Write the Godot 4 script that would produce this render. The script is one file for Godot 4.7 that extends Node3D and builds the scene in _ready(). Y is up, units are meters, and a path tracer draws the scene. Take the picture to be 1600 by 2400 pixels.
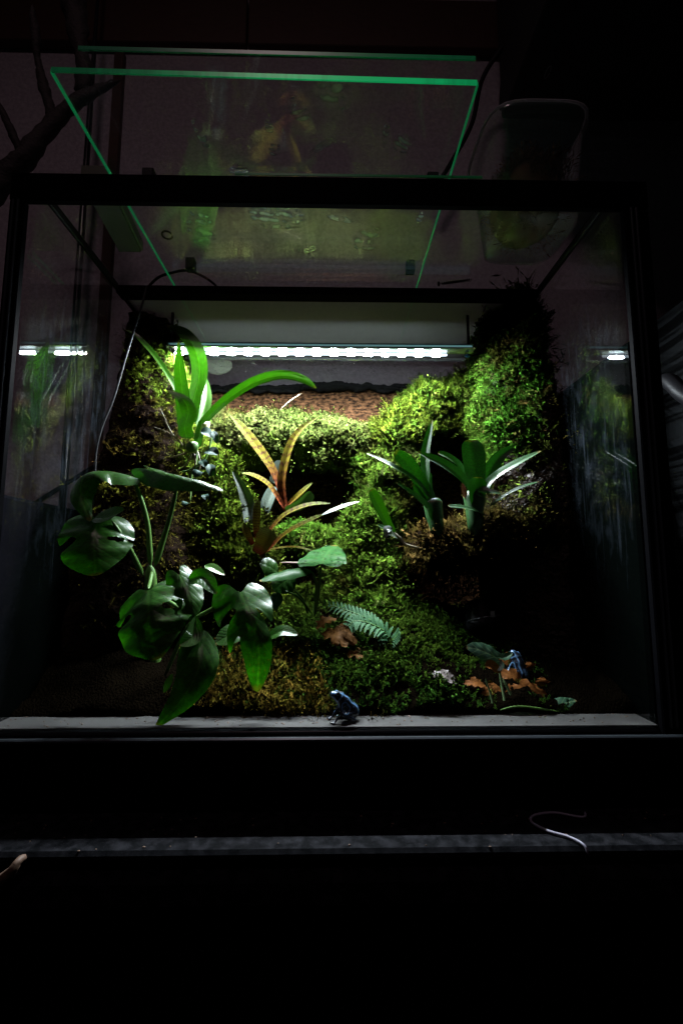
extends Node3D
# A planted glass terrarium in a dark room, lit by the LED bar under its screen top and an added fill lamp.

const EYE := Vector3(0, 1.0, 0)
const FOCAL := 1060.0          # in pixels of the 1600 x 2400 photograph
const YW := 1.0                # world height of the eye
var view := Basis()
var rng := RandomNumberGenerator.new()
var names := {}
var lump := FastNoiseLite.new()
var fine := FastNoiseLite.new()
var M := {}

# ---------------------------------------------------------------- placing and naming
func pt(u: float, v: float, d: float) -> Vector3:
	var r := view * Vector3((u - 800.0) / FOCAL, -(v - 1200.0) / FOCAL, -1.0)
	return EYE + r * (d / -r.z)

func sp(a: Array) -> Array:
	var o := []
	for q in a: o.append(pt(q[0], q[1], q[2]))
	return o

func numbered(called: String, under: Node) -> String:
	var key := str(under.get_instance_id()) + called
	var n: int = names.get(key, 0)
	names[key] = n + 1
	return called if n == 0 else "%s_%03d" % [called, n]

func thing(called: String, label: String, category: String, at: Vector3 = Vector3.ZERO, group: String = "") -> Node3D:
	var o := Node3D.new()
	o.name = numbered(called, self)
	add_child(o, true)
	o.position = at
	return tag(o, label, category, group)

func tag(o: Node3D, label: String, category: String, group: String = "") -> Node3D:
	o.set_meta("label", label)
	o.set_meta("category", category)
	if group: o.set_meta("group", group)
	return o

func obj(called: String, mesh: Mesh, m: Material, parent: Node = self) -> MeshInstance3D:
	# the mesh is given in world coordinates; under a thing it is moved by that thing's place
	var o := MeshInstance3D.new()
	o.name = numbered(called, parent)
	o.mesh = mesh
	o.material_override = null
	for s in mesh.get_surface_count(): o.set_surface_override_material(s, m)
	parent.add_child(o, true)
	if parent != self: o.position = -world_of(parent)
	return o

func world_of(n: Node) -> Vector3:
	var p := Vector3.ZERO
	while n != self:
		p += (n as Node3D).position
		n = n.get_parent()
	return p

func struct(called: String, mesh: Mesh, m: Material) -> MeshInstance3D:
	var o := obj(called, mesh, m)
	o.set_meta("kind", "structure")
	return o

# ---------------------------------------------------------------- shapes
func box_into(st: SurfaceTool, a: Vector3, b: Vector3, cut: float = 0.0) -> void:
	# a box between two corners, its long edges chamfered by cut
	var lo := Vector3(min(a.x, b.x), min(a.y, b.y), min(a.z, b.z))
	var hi := Vector3(max(a.x, b.x), max(a.y, b.y), max(a.z, b.z))
	var c := (lo + hi) / 2
	var h := (hi - lo) / 2
	var k := minf(cut, minf(h.x, minf(h.y, h.z)) * 0.9)
	var axes := [Vector3.RIGHT, Vector3.UP, Vector3.BACK]
	var face := func(n: Vector3, q: Array) -> void:
		var f := (q[1] - q[0] as Vector3).cross(q[2] - q[0])
		var order := [0, 2, 1, 0, 3, 2] if f.dot(n) > 0 else [0, 1, 2, 0, 2, 3]
		if q.size() == 3: order = [0, 2, 1] if f.dot(n) > 0 else [0, 1, 2]
		for i in order:
			st.set_normal(n)
			st.set_uv(Vector2(q[i].x + q[i].z, q[i].y + q[i].z))
			st.add_vertex(c + q[i])
	for i in 3:
		var j := (i + 1) % 3
		var l := (i + 2) % 3
		for s in [-1.0, 1.0]:
			var n: Vector3 = axes[i] * s
			var q := []
			for e in [[-1, -1], [1, -1], [1, 1], [-1, 1]]:
				q.append(n * h[i] + axes[j] * e[0] * (h[j] - k) + axes[l] * e[1] * (h[l] - k))
			face.call(n, q)
			if k <= 0: continue
			for t in [-1.0, 1.0]:
				var n2: Vector3 = axes[j] * t
				face.call((n + n2).normalized(), [n * h[i] + n2 * (h[j] - k) - axes[l] * (h[l] - k), n * h[i] + n2 * (h[j] - k) + axes[l] * (h[l] - k), n * (h[i] - k) + n2 * h[j] + axes[l] * (h[l] - k), n * (h[i] - k) + n2 * h[j] - axes[l] * (h[l] - k)])
	if k > 0:
		for x in [-1.0, 1.0]:
			for y in [-1.0, 1.0]:
				for z in [-1.0, 1.0]:
					var sx := Vector3(x * h.x, y * (h.y - k), z * (h.z - k))
					face.call(Vector3(x, y, z).normalized(), [sx, Vector3(x * (h.x - k), y * h.y, z * (h.z - k)), Vector3(x * (h.x - k), y * (h.y - k), z * h.z)])

func box(a: Vector3, b: Vector3, cut: float = 0.0) -> ArrayMesh:
	var st := SurfaceTool.new()
	st.begin(Mesh.PRIMITIVE_TRIANGLES)
	box_into(st, a, b, cut)
	return st.commit()

func R(x: float, y: float, d: float) -> Vector3:   # right of the eye, above the eye, ahead of the eye
	return Vector3(x, y + YW, -d)

func cr(p: Array, t: float) -> Vector3:            # Catmull-Rom through p, t in 0..1, straight on beyond both ends
	var n := p.size() - 1
	if n == 1: return p[0] + (p[1] - p[0]) * t
	if t < 0: return p[0] + (cr(p, 0.02) - p[0]) / 0.02 * t
	if t > 1: return p[n] + (p[n] - cr(p, 0.98)) / 0.02 * (t - 1)
	var f := t * n
	var i := mini(int(f), n - 1)
	f -= i
	var b: Vector3 = p[i]
	var c: Vector3 = p[i + 1]
	var a: Vector3 = p[i - 1] if i > 0 else b * 2 - c
	var e: Vector3 = p[i + 2] if i + 2 <= n else c * 2 - b
	return 0.5 * (2 * b + (c - a) * f + (2 * a - 5 * b + 4 * c - e) * f * f + (3 * b - a - 3 * c + e) * f * f * f)

func lerp_list(a: Array, t: float) -> float:
	var f := clampf(t, 0, 1) * (a.size() - 1)
	var i := mini(int(f), maxi(a.size() - 2, 0))
	return a[0] if a.size() == 1 else lerpf(a[i], a[i + 1], f - i)

func tube_into(st: SurfaceTool, p: Array, radii: Array, rings: int, sides: int, bump: float = 0.0, freq: float = 60.0, stretch := Vector2.ONE, clamp_in: bool = false, seed_: float = 0.0) -> void:
	# a swept tube with closed ends; bump shifts its skin by noise; stretch widens x and z
	var base := []
	var up := Vector3(0.13, 0.2, 0.97)
	for i in rings + 1:
		var t := float(i) / rings
		var c := cr(p, t)
		var T := (cr(p, minf(t + 0.01, 1)) - cr(p, maxf(t - 0.01, 0))).normalized()
		var X := T.cross(up)
		if X.length() < 0.1: X = T.cross(Vector3.RIGHT)
		X = X.normalized()
		var Y := X.cross(T).normalized()
		up = Y
		var r := lerp_list(radii, t)
		var end := 1.0
		if i == 0 or i == rings: end = 0.02
		elif i == 1 or i == rings - 1: end = 0.75
		var row := []
		for k in sides + 1:
			var a := -TAU * (k % sides) / sides
			var dir := X * cos(a) * stretch.x + Y * sin(a) * stretch.y
			var q := c + dir * r * end
			if bump > 0:
				var s := q * freq + Vector3.ONE * seed_ * 13.7
				q += dir.normalized() * (lump.get_noise_3dv(s) * bump + fine.get_noise_3dv(s * 2.1) * bump * 0.5) * end
			if clamp_in:
				q.x = clampf(q.x, -0.3035, 0.2895)
				q.z = maxf(q.z, -0.812)
			row.append(q)
		base.append(row)
	grid_into(st, base, Vector2(sides * 0.1, rings * 0.1))

func grid_into(st: SurfaceTool, g: Array, uv_scale := Vector2.ONE) -> void:
	var nv := g.size() - 1
	var nu: int = g[0].size() - 1
	for i in nv:
		for j in nu:
			var q := [g[i][j], g[i][j + 1], g[i + 1][j + 1], g[i + 1][j]]
			var w := [Vector2(float(j) / nu, float(i) / nv), Vector2(float(j + 1) / nu, float(i) / nv), Vector2(float(j + 1) / nu, float(i + 1) / nv), Vector2(float(j) / nu, float(i + 1) / nv)]
			for k in [0, 2, 1, 0, 3, 2]:
				st.set_uv(w[k] * uv_scale)
				st.add_vertex(q[k])

func begin() -> SurfaceTool:
	var st := SurfaceTool.new()
	st.begin(Mesh.PRIMITIVE_TRIANGLES)
	st.set_smooth_group(0)
	return st

func done(st: SurfaceTool) -> ArrayMesh:
	st.index()
	st.generate_normals()
	return st.commit()

func tube(p: Array, radii: Array, rings: int = 12, sides: int = 8, bump: float = 0.0, freq: float = 60.0) -> ArrayMesh:
	var st := begin()
	tube_into(st, p, radii, rings, sides, bump, freq)
	return done(st)

func ellipsoid_into(st: SurfaceTool, c: Vector3, r: Vector3, n: int = 10, bump: float = 0.0, freq: float = 60.0) -> void:
	var g := []
	for i in n + 1:
		var a := PI * i / n
		var row := []
		for j in n * 2 + 1:
			var b := TAU * (j % (n * 2)) / (n * 2)
			var dir := Vector3(sin(a) * cos(b), cos(a), sin(a) * sin(b))
			var q := c + dir * r
			if bump > 0: q += dir * lump.get_noise_3dv(q * freq) * bump
			row.append(q)
		g.append(row)
	grid_into(st, g)

func lathe(c: Vector3, prof: Array, n: int = 32, squareness: float = 0.0) -> ArrayMesh:
	# prof: Vector2(radius, height); squareness pulls the circle towards a rounded square
	var st := begin()
	var g := []
	for q in prof:
		var row := []
		for j in n + 1:
			var a := -TAU * (j % n) / n
			var k := 1.0
			if squareness > 0:
				var e := 2.0 + squareness * 6.0
				k = pow(pow(absf(cos(a)), e) + pow(absf(sin(a)), e), -1.0 / e)
			row.append(c + Vector3(cos(a) * q.x * k, q.y, sin(a) * q.x * k))
		g.append(row)
	grid_into(st, g)
	return done(st)

# ---------------------------------------------------------------- leaves
func sym(a: Array) -> PackedVector2Array:   # a: [half width, along] from base to tip, mirrored
	var o := PackedVector2Array()
	for q in a: o.append(Vector2(q[0], q[1]))
	for i in range(a.size() - 1, -1, -1):
		if absf(a[i][0]) > 0.001: o.append(Vector2(-a[i][0], a[i][1]))
	return o

func poly(a: Array) -> PackedVector2Array:
	var o := PackedVector2Array()
	for q in a: o.append(Vector2(q[0], q[1]))
	return o

func round_outline(p: PackedVector2Array, per: int) -> PackedVector2Array:
	var o := PackedVector2Array()
	var n := p.size()
	for i in n:
		for k in per:
			var q := p[i].cubic_interpolate(p[(i + 1) % n], p[(i - 1 + n) % n], p[(i + 2) % n], float(k) / per)
			if o.is_empty() or o[o.size() - 1].distance_to(q) > 0.012: o.append(q)
	return o

func blade(outline: PackedVector2Array, spine: Array, w: float, face: Vector3, fold: float = 0.2, droop: float = 0.2, ripple: float = 0.0, step: float = 0.09, twist: float = 0.0, dx: float = 0.25) -> ArrayMesh:
	# a leaf: its outline (x across in units of w, y along the spine) laid on a curve in space
	var edge := round_outline(outline, 4)
	var pts := PackedVector2Array(edge)
	var lo := Vector2(9, 9)
	var hi := Vector2(-9, -9)
	for q in edge:
		lo = lo.min(q)
		hi = hi.max(q)
	var y := lo.y + step * 0.5
	var odd := false
	while y < hi.y:
		var x := 0.0
		while x < maxf(hi.x, -lo.x):
			for s in ([1.0] if x == 0.0 else [1.0, -1.0]):
				var q := Vector2(x * s, y)
				if Geometry2D.is_point_in_polygon(q, edge):
					var near := 9.0
					for e in edge: near = minf(near, e.distance_squared_to(q))
					if near > 0.0012: pts.append(q)
			x += dx
		y += step
		odd = not odd
	var tri := Geometry2D.triangulate_delaunay(pts)
	var st := begin()
	var at := []
	for q in pts:
		var c := cr(spine, q.y)
		var T := (cr(spine, q.y + 0.02) - cr(spine, q.y - 0.02)).normalized()
		var B := T.cross(face.rotated(T, twist * q.y)).normalized()
		var N := B.cross(T).normalized()
		var ax := absf(q.x)
		var off := B * q.x * w * cos(fold) + N * (ax * w * sin(fold) - droop * ax * ax * w)
		if ripple > 0: off += N * ripple * w * ax * sin(q.y * 23.0 + (2.0 if q.x > 0 else 0.0))
		at.append(c + off)
	var span := maxf(hi.x, -lo.x)
	for k in range(0, tri.size(), 3):
		var m := (pts[tri[k]] + pts[tri[k + 1]] + pts[tri[k + 2]]) / 3.0
		if not Geometry2D.is_point_in_polygon(m, edge): continue
		var cw := (pts[tri[k + 1]] - pts[tri[k]]).cross(pts[tri[k + 2]] - pts[tri[k]])
		if absf(cw) < 1e-7: continue
		for i in ([0, 1, 2] if cw < 0 else [0, 2, 1]):
			var q := pts[tri[k + i]]
			st.set_uv(Vector2(q.x / span * 0.5 + 0.5, (q.y - lo.y) / (hi.y - lo.y)))
			st.add_vertex(at[tri[k + i]])
	return done(st)

var STRAP: PackedVector2Array
var LANCE: PackedVector2Array
var BLUNT: PackedVector2Array
var HEART: PackedVector2Array
var OVAL: PackedVector2Array

func strap(parent: Node, m: Material, px: float, path: Array, face := Vector3(0, 0.35, 1), shape: PackedVector2Array = STRAP, fold: float = 0.35, droop: float = 0.1, twist: float = 0.0, called: String = "leaf") -> MeshInstance3D:
	var d: float = path[path.size() / 2][2]
	return obj(called, blade(shape, sp(path), px * 0.5 * d / FOCAL, face, fold, droop, 0.0, 0.06, twist), m, parent)

func stalk(parent: Node, m: Material, px: Array, path: Array, called: String = "stem") -> MeshInstance3D:
	var r := []
	for q in px: r.append(q * 0.5 * path[0][2] / FOCAL)
	return obj(called, tube(sp(path), r, 14, 8), m, parent)

# ---------------------------------------------------------------- scattering small growth
func shoot(kind: int) -> ArrayMesh:
	# one moss shoot of unit height
	var st := SurfaceTool.new()
	st.begin(Mesh.PRIMITIVE_TRIANGLES)
	var r := RandomNumberGenerator.new()
	r.seed = 40 + kind
	var leaf := func(a: Vector3, dir: Vector3, wide: float) -> void:
		var side := dir.cross(Vector3(r.randf() - .5, 1, r.randf() - .5)).normalized() * wide
		var mid := a + dir * 0.45
		var n := dir.cross(side).normalized()
		for q in [a, mid - side, a + dir, a, a + dir, mid + side]:
			st.set_normal(n)
			st.add_vertex(q)
	if kind == 0 or kind == 3:      # cushion moss: short leafy shoots
		var bend := Vector3(0.25, 0, 0.1) if kind == 0 else Vector3(-0.35, 0, 0.3)
		for i in 7:
			var h := 0.12 + i * 0.13
			for k in 3:
				var a := TAU * (k / 3.0) + i * 1.1
				var dir := Vector3(cos(a), 0.35 + i * 0.12, sin(a)).normalized() * (0.36 - i * 0.022)
				leaf.call(Vector3(0, h, 0) + bend * h * h, dir, 0.075)
	elif kind == 1:                 # feathery fern moss: a flat frond of side shoots
		for i in 11:
			var t := i / 11.0
			var c := Vector3(0, t, t * t * 0.45)
			for s in [-1.0, 1.0]:
				var l := 0.38 * (1.0 - t) + 0.06
				leaf.call(c, Vector3(s * l, l * 0.55, 0.1 * l), 0.022)
				leaf.call(c + Vector3(s * l * .4, l * .2, 0), Vector3(s * l * .3, l * .6, 0.1 * l), 0.016)
		leaf.call(Vector3.ZERO, Vector3(0, 1, 0.45), 0.02)
	elif kind == 2:                 # dry stringy moss
		for k in 4:
			var a := Vector3(r.randf() - .5, 0, r.randf() - .5) * 0.5
			for i in 4:
				var dir := Vector3(r.randf() - .5, 0.35 + r.randf() * .3, r.randf() - .5) * 0.55
				leaf.call(a, dir, 0.03)
				leaf.call(a + dir * .6, Vector3(dir.z, 0.1, -dir.x) * 0.5, 0.022)
				a += dir
	elif kind == 4:                 # loose fibre of a fern trunk
		for k in 3:
			var a := Vector3(r.randf() - .5, 0, r.randf() - .5) * 0.4
			for i in 4:
				var dir := Vector3(r.randf() - .5, 0.5, r.randf() - .5) * 0.5
				leaf.call(a, dir, 0.018)
				a += dir
	elif kind == 5:                 # round-leaved creeping plant
		for i in 6:
			var a := i * 2.4
			var dir := Vector3(cos(a), 0.25, sin(a)) * (0.3 + 0.05 * i)
			leaf.call(Vector3(0, 0.15 + 0.1 * i, 0), dir, 0.17)
	return st.commit()

var shoots := {}

func scatter(called: String, label: String, from: Array, count: int, kinds: Array, size: Vector2, tint: Callable, keep: Callable, m: Material, lean: Vector3 = Vector3(0, 0.5, 0.2), jitter: float = 0.5) -> void:
	# shoots spread over the skin of the meshes in from; one object per growth
	var tris := []
	var total := 0.0
	var cum := PackedFloat32Array()
	for mesh in from:
		var a: Array = (mesh as ArrayMesh).surface_get_arrays(0)
		var v: PackedVector3Array = a[Mesh.ARRAY_VERTEX]
		var ix = a[Mesh.ARRAY_INDEX]
		var n: int = ix.size() if ix else v.size()
		for k in range(0, n, 3):
			var p: Vector3 = v[ix[k]] if ix else v[k]
			var q: Vector3 = v[ix[k + 1]] if ix else v[k + 1]
			var s: Vector3 = v[ix[k + 2]] if ix else v[k + 2]
			var c := (s - p).cross(q - p)
			if c.length() < 1e-9: continue
			total += c.length()
			cum.append(total)
			tris.append([p, q, s, c.normalized()])
	var owner_node: Node = self
	var lists := {}
	for k in kinds: lists[k] = []
	var made := 0
	var tries := 0
	while made < count and tries < count * 6:
		tries += 1
		var i := cum.bsearch(rng.randf() * total)
		var t = tris[mini(i, tris.size() - 1)]
		var a := rng.randf()
		var b := rng.randf()
		if a + b > 1:
			a = 1 - a
			b = 1 - b
		var p: Vector3 = t[0] + (t[1] - t[0]) * a + (t[2] - t[0]) * b
		var n: Vector3 = t[3]
		if rng.randf() > keep.call(p, n): continue
		var up := (n + lean + Vector3(rng.randf() - .5, rng.randf() - .5, rng.randf() - .5) * 2.0 * jitter).normalized()
		var x := up.cross(Vector3(rng.randf() - .5, rng.randf() - .5, rng.randf() - .5)).normalized()
		var s := lerpf(size.x, size.y, pow(rng.randf(), 1.6)) * (0.95 + 0.7 * lump.get_noise_3dv(p * 330.0))
		lists[kinds[rng.randi() % kinds.size()]].append([Transform3D(Basis(x * s, up * s, x.cross(up) * s), p - n * s * 0.06), tint.call(p)])
		made += 1
	if kinds.size() > 1:
		owner_node = Node3D.new()
		owner_node.name = numbered(called, self)
		add_child(owner_node, true)
	for k in kinds:
		if not shoots.has(k): shoots[k] = shoot(k)
		var mm := MultiMesh.new()
		mm.transform_format = MultiMesh.TRANSFORM_3D
		mm.use_colors = true
		mm.mesh = shoots[k]
		mm.instance_count = lists[k].size()
		for j in lists[k].size():
			mm.set_instance_transform(j, lists[k][j][0])
			mm.set_instance_color(j, lists[k][j][1])
		var o := MultiMeshInstance3D.new()
		o.multimesh = mm
		o.material_override = m
		o.name = numbered(called if owner_node == self else ["leafy_shoots", "feathery_shoots", "stringy_shoots", "bent_shoots", "fibres", "round_leaves"][k], owner_node)
		owner_node.add_child(o, true)
		o.set_meta("kind", "stuff")
		if owner_node == self: owner_node = o
	owner_node.set_meta("kind", "stuff")
	tag(owner_node, label, "fibres" if "fibre" in called else ("roots" if "roots" in called else "moss"))

func mixc(a: Color, b: Color, spread: float = 0.35) -> Callable:
	return func(p: Vector3) -> Color:
		var t := clampf(0.5 + lump.get_noise_3dv(p * 70.0) * 1.1 + (rng.randf() - .5) * 0.7, 0, 1)
		var k := 1.0 + (rng.randf() - .5) * 2.0 * spread
		var c := a.lerp(b, t).lerp(Color(0.16, 0.085, 0.025), smoothstep(0.22, 0.5, lump.get_noise_3dv(p * 95.0 + Vector3(50, 9, 3)) + (rng.randf() - .5) * 0.25) * 0.8)
		return Color(c.r * k, c.g * k, c.b * k)

# ---------------------------------------------------------------- materials
func mat(srgb: Color, rough: float = 0.6, spec: float = 0.5) -> StandardMaterial3D:
	var m := StandardMaterial3D.new()
	m.albedo_color = srgb
	m.roughness = rough
	m.metallic_specular = spec
	return m

func lin(r: float, g: float, b: float) -> Color:
	return Color(r, g, b).linear_to_srgb()

func picture(w: int, h: int, f: Callable, alpha: bool = false) -> ImageTexture:
	var im := Image.create(w, h, false, Image.FORMAT_RGBA8 if alpha else Image.FORMAT_RGB8)
	for y in h:
		for x in w: im.set_pixel(x, y, f.call((x + .5) / w, (y + .5) / h))
	return ImageTexture.create_from_image(im)

func noise_pic(freq: float, n: int = 256, sd: int = 3, kind: int = FastNoiseLite.TYPE_SIMPLEX_SMOOTH, oct: int = 4) -> ImageTexture:
	var f := FastNoiseLite.new()
	f.seed = sd
	f.frequency = freq
	f.noise_type = kind
	f.fractal_octaves = oct
	return ImageTexture.create_from_image(f.get_seamless_image(n, n))

func leafy(tex: Texture2D, rough: float, through: float, tint: Color = Color.WHITE) -> StandardMaterial3D:
	var m := mat(tint, rough)
	m.albedo_texture = tex
	m.backlight_enabled = through > 0
	m.backlight = Color(through * 0.7, through, through * 0.3)
	return m

func quilted(m: StandardMaterial3D, veins: float, slant: float, cm: float) -> void:
	# the leaf skin bulges between its side veins
	m.heightmap_enabled = true
	m.heightmap_scale = cm
	m.heightmap_texture = picture(256, 384, func(x: float, y: float) -> Color:
		var a := absf(x - 0.5) * 2.0
		var f := fposmod((y - a * slant) * veins, 1.0)
		var k := pow(sin(PI * f), 0.6) * smoothstep(0.0, 0.12, a) * (1.0 - 0.5 * a) + 0.15 * fine.get_noise_2d(x * 300, y * 500)
		return Color(k, k, k))

func pane(alpha: float = 0.001) -> StandardMaterial3D:
	var m := mat(Color(0.6, 0.75, 0.7, alpha), 0.0, 0.5)
	m.transparency = BaseMaterial3D.TRANSPARENCY_ALPHA
	return m

func relief(m: StandardMaterial3D, tex: Texture2D, cm: float, scale: float) -> StandardMaterial3D:
	m.heightmap_enabled = true
	m.heightmap_texture = tex
	m.heightmap_scale = cm
	m.uv1_triplanar = true
	m.uv1_world_triplanar = true
	m.uv1_scale = Vector3.ONE * scale
	return m

func vein_tex(dark: Color, pale: Color, veins: float, slant: float, vein_amt: float, mid_amt: float, mottle: float) -> ImageTexture:
	return picture(192, 384, func(x: float, y: float) -> Color:
		var a := absf(x - 0.5) * 2.0
		var t := maxf(0, 1.0 - a / 0.05) * mid_amt
		var f := fposmod((y - a * slant) * veins, 1.0)
		t += maxf(0, 1.0 - absf(f - 0.5) / 0.10) * vein_amt * (1.0 - a * 0.6)
		var c := dark.lerp(pale, clampf(t, 0, 1))
		var k := 1.0 + mottle * lump.get_noise_2d(x * 160, y * 400) + mottle * 0.6 * fine.get_noise_2d(x * 700, y * 900)
		var tip := smoothstep(0.955, 0.985, y + 0.025 * lump.get_noise_2d(x * 200, 40)) * 0.85
		tip = maxf(tip, smoothstep(0.46, 0.6, fine.get_noise_2d(x * 150 + 400, y * 260)) * 0.5)
		c = c.lerp(Color(0.11, 0.075, 0.02), tip)
		return Color(c.r * k, c.g * k, c.b * k).linear_to_srgb())

func make_materials() -> void:
	var bark_rel := noise_pic(0.03, 256, 5)
	var grit := noise_pic(0.09, 256, 9)
	M.black = relief(mat(lin(0.0012, 0.0012, 0.0015), 0.55, 0.05), grit, 0.004, 9.0)
	M.track = mat(lin(0.02, 0.024, 0.028), 0.3)
	M.rubber = mat(lin(0.006, 0.006, 0.007), 0.5, 0.25)
	M.glass = pane()
	M.roof_glass = pane()
	M.roof_glass.metallic_specular = 0.33
	M.wall = relief(mat(lin(0.42, 0.385, 0.42), 0.9), noise_pic(0.05, 512, 11), 0.06, 5.0)
	M.wall.albedo_texture = picture(512, 512, func(x: float, y: float) -> Color:
		var k := 0.92 + 0.1 * lump.get_noise_2d(x * 300, y * 300) + 0.05 * fine.get_noise_2d(x * 1500, y * 1500)
		if fine.get_noise_2d(x * 2600 + 900, y * 2600) > 0.62: k *= 0.55
		return Color(k, k, k))
	M.room = mat(lin(0.02, 0.02, 0.022), 0.9)
	M.floor = mat(lin(0.02, 0.017, 0.015), 0.7)
	M.wood = relief(mat(Color.WHITE, 0.6), noise_pic(0.03, 256, 21), 0.03, 6.0)
	M.wood.uv1_triplanar = true
	M.wood.albedo_texture = picture(512, 256, func(x: float, y: float) -> Color:
		var g := 0.5 + 0.5 * lump.get_noise_2d(x * 60, y * 900 + 14.0 * lump.get_noise_2d(x * 50, y * 60))
		return Color(0.035 + g * 0.03, 0.014 + g * 0.012, 0.008 + g * 0.006).linear_to_srgb())
	M.fern_trunk = relief(mat(Color.WHITE, 0.9, 0.12), bark_rel, 0.35, 14.0)
	M.fern_trunk.albedo_texture = picture(256, 256, func(x: float, y: float) -> Color:
		var g := 0.5 + 0.5 * lump.get_noise_2d(x * 700, y * 180) + 0.3 * fine.get_noise_2d(x * 900, y * 900)
		return Color(0.003 + 0.009 * g, 0.0016 + 0.0045 * g, 0.001 + 0.002 * g).linear_to_srgb())
	M.wet_bark = M.fern_trunk.duplicate()
	M.wet_bark.albedo_color = Color(0.95, 0.95, 0.95)
	M.wet_bark.roughness = 0.36
	M.wet_bark.metallic_specular = 0.17
	M.wet_bark.heightmap_scale = 0.8
	M.cork = relief(mat(Color.WHITE, 0.9, 0.15), bark_rel, 0.4, 9.0)
	M.cork.albedo_texture = picture(256, 256, func(x: float, y: float) -> Color:
		var g := 0.45 + 1.3 * lump.get_noise_2d(x * 160, y * 420) + 0.45 * fine.get_noise_2d(x * 1200, y * 900)
		return Color(maxf(0.003, 0.006 + 0.055 * g), maxf(0.0015, 0.003 + 0.026 * g), maxf(0.001, 0.001 + 0.012 * g)).linear_to_srgb())
	M.soil = relief(mat(Color(0.7, 0.7, 0.7), 1.0, 0.0), grit, 0.3, 16.0)
	M.soil.albedo_texture = picture(256, 256, func(x: float, y: float) -> Color:
		var g := 0.5 + 0.6 * fine.get_noise_2d(x * 1500, y * 1500)
		return Color(0.002 + 0.004 * g, 0.0014 + 0.003 * g, 0.001 + 0.0015 * g).linear_to_srgb())
	M.screen = mat(lin(0.13, 0.135, 0.125), 0.6, 0.2)
	M.alu = mat(lin(0.62, 0.66, 0.66), 0.25)
	M.alu.metallic = 0.8
	M.moss = mat(Color.WHITE, 0.5, 0.4)
	M.moss.vertex_color_use_as_albedo = true
	M.moss.backlight_enabled = true
	M.moss.backlight = Color(0.7, 0.7, 0.7)
	M.fibre = mat(Color.WHITE, 0.7, 0.4)
	M.fibre.vertex_color_use_as_albedo = true
	M.moss_bed = relief(mat(lin(0.055, 0.075, 0.014), 0.9, 0.2), grit, 0.4, 16.0)
	# leaves
	M.orchid = leafy(vein_tex(Color(0.030, 0.085, 0.009), Color(0.075, 0.17, 0.03), 0.0, 0.0, 0.0, 0.9, 0.3), 0.32, 0.5)
	M.philo = leafy(vein_tex(Color(0.018, 0.072, 0.007), Color(0.045, 0.13, 0.02), 7.0, 0.4, 0.4, 0.9, 0.5), 0.3, 1.0)
	M.philo.metallic_specular = 0.5
	quilted(M.philo, 7.0, 0.4, 0.02)
	M.bromeliad = leafy(vein_tex(Color(0.010, 0.050, 0.010), Color(0.02, 0.075, 0.018), 0.0, 0.0, 0.0, 0.2, 0.6), 0.4, 0.5)
	M.heart = leafy(vein_tex(Color(0.011, 0.046, 0.010), Color(0.03, 0.085, 0.022), 6.0, 0.3, 0.3, 0.6, 0.3), 0.38, 0.7)
	M.heart.metallic_specular = 0.15
	M.alocasia = leafy(vein_tex(Color(0.012, 0.05, 0.025), Color(0.16, 0.26, 0.12), 5.0, 0.35, 0.8, 1.0, 0.3), 0.4, 0.5)
	M.creeper = leafy(vein_tex(Color(0.012, 0.032, 0.024), Color(0.05, 0.08, 0.07), 4.0, 0.3, 0.3, 0.8, 0.3), 0.6, 0.5)
	M.creeper.metallic_specular = 0.2
	M.fern = leafy(vein_tex(Color(0.022, 0.08, 0.03), Color(0.035, 0.10, 0.04), 0.0, 0.0, 0.0, 0.3, 0.3), 0.65, 0.5)
	M.fern.metallic_specular = 0.2
	M.tiger = leafy(picture(128, 512, func(x: float, y: float) -> Color:
		var b := fposmod(y * 15.0 + 0.45 * lump.get_noise_2d(x * 90, y * 150), 1.0)
		var dark := smoothstep(0.44, 0.5, b) * (1.0 - smoothstep(0.72, 0.8, b)) * clampf(0.95 + 1.2 * lump.get_noise_2d(x * 200 + 70, y * 500), 0, 1)
		var base := Color(0.085, 0.02, 0.007).lerp(Color(0.06, 0.05, 0.004), smoothstep(0.1, 0.45, y)).lerp(Color(0.05, 0.065, 0.012), smoothstep(0.55, 1.0, y))
		var c := base.lerp(Color(0.02, 0.004, 0.003), dark)
		return c.linear_to_srgb()), 0.5, 0.5)
	M.tiger.metallic_specular = 0.08
	M.tiger.backlight = Color(0.3, 0.3, 0.3)
	M.silver = leafy(picture(96, 192, func(x: float, y: float) -> Color:
		var k := 1.0 + 0.35 * lump.get_noise_2d(x * 150, y * 500)
		return Color(0.05 * k, 0.07 * k, 0.05 * k).linear_to_srgb()), 0.45, 0.4)
	M.dry = leafy(picture(192, 192, func(x: float, y: float) -> Color:
		var a := absf(x - 0.5) * 2.0
		var v := maxf(0, 1.0 - a / 0.05) + maxf(0, 1.0 - absf(fposmod((y - a * .3) * 6.0, 1.0) - .5) / 0.09) * 0.6
		var k := 0.75 + 0.35 * lump.get_noise_2d(x * 160, y * 160) + 0.2 * fine.get_noise_2d(x * 700, y * 700) + 0.25 * v
		return Color(0.13 * k, 0.048 * k, 0.012 * k).linear_to_srgb()), 0.55, 0.35)
	M.dry.metallic_specular = 0.12
	M.dry_pale = M.dry.duplicate()
	M.dry_pale.albedo_color = Color(0.95, 1.05, 1.1)
	M.stem = mat(lin(0.05, 0.11, 0.02), 0.45, 0.35)
	M.root = mat(lin(0.16, 0.13, 0.08), 0.6)
	M.twig = mat(lin(0.06, 0.03, 0.015), 0.7)
	M.drop = mat(Color(1, 1, 1, 0.0), 0.0)
	M.drop.refraction_enabled = true
	M.drop.refraction_scale = 0.033

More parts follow.
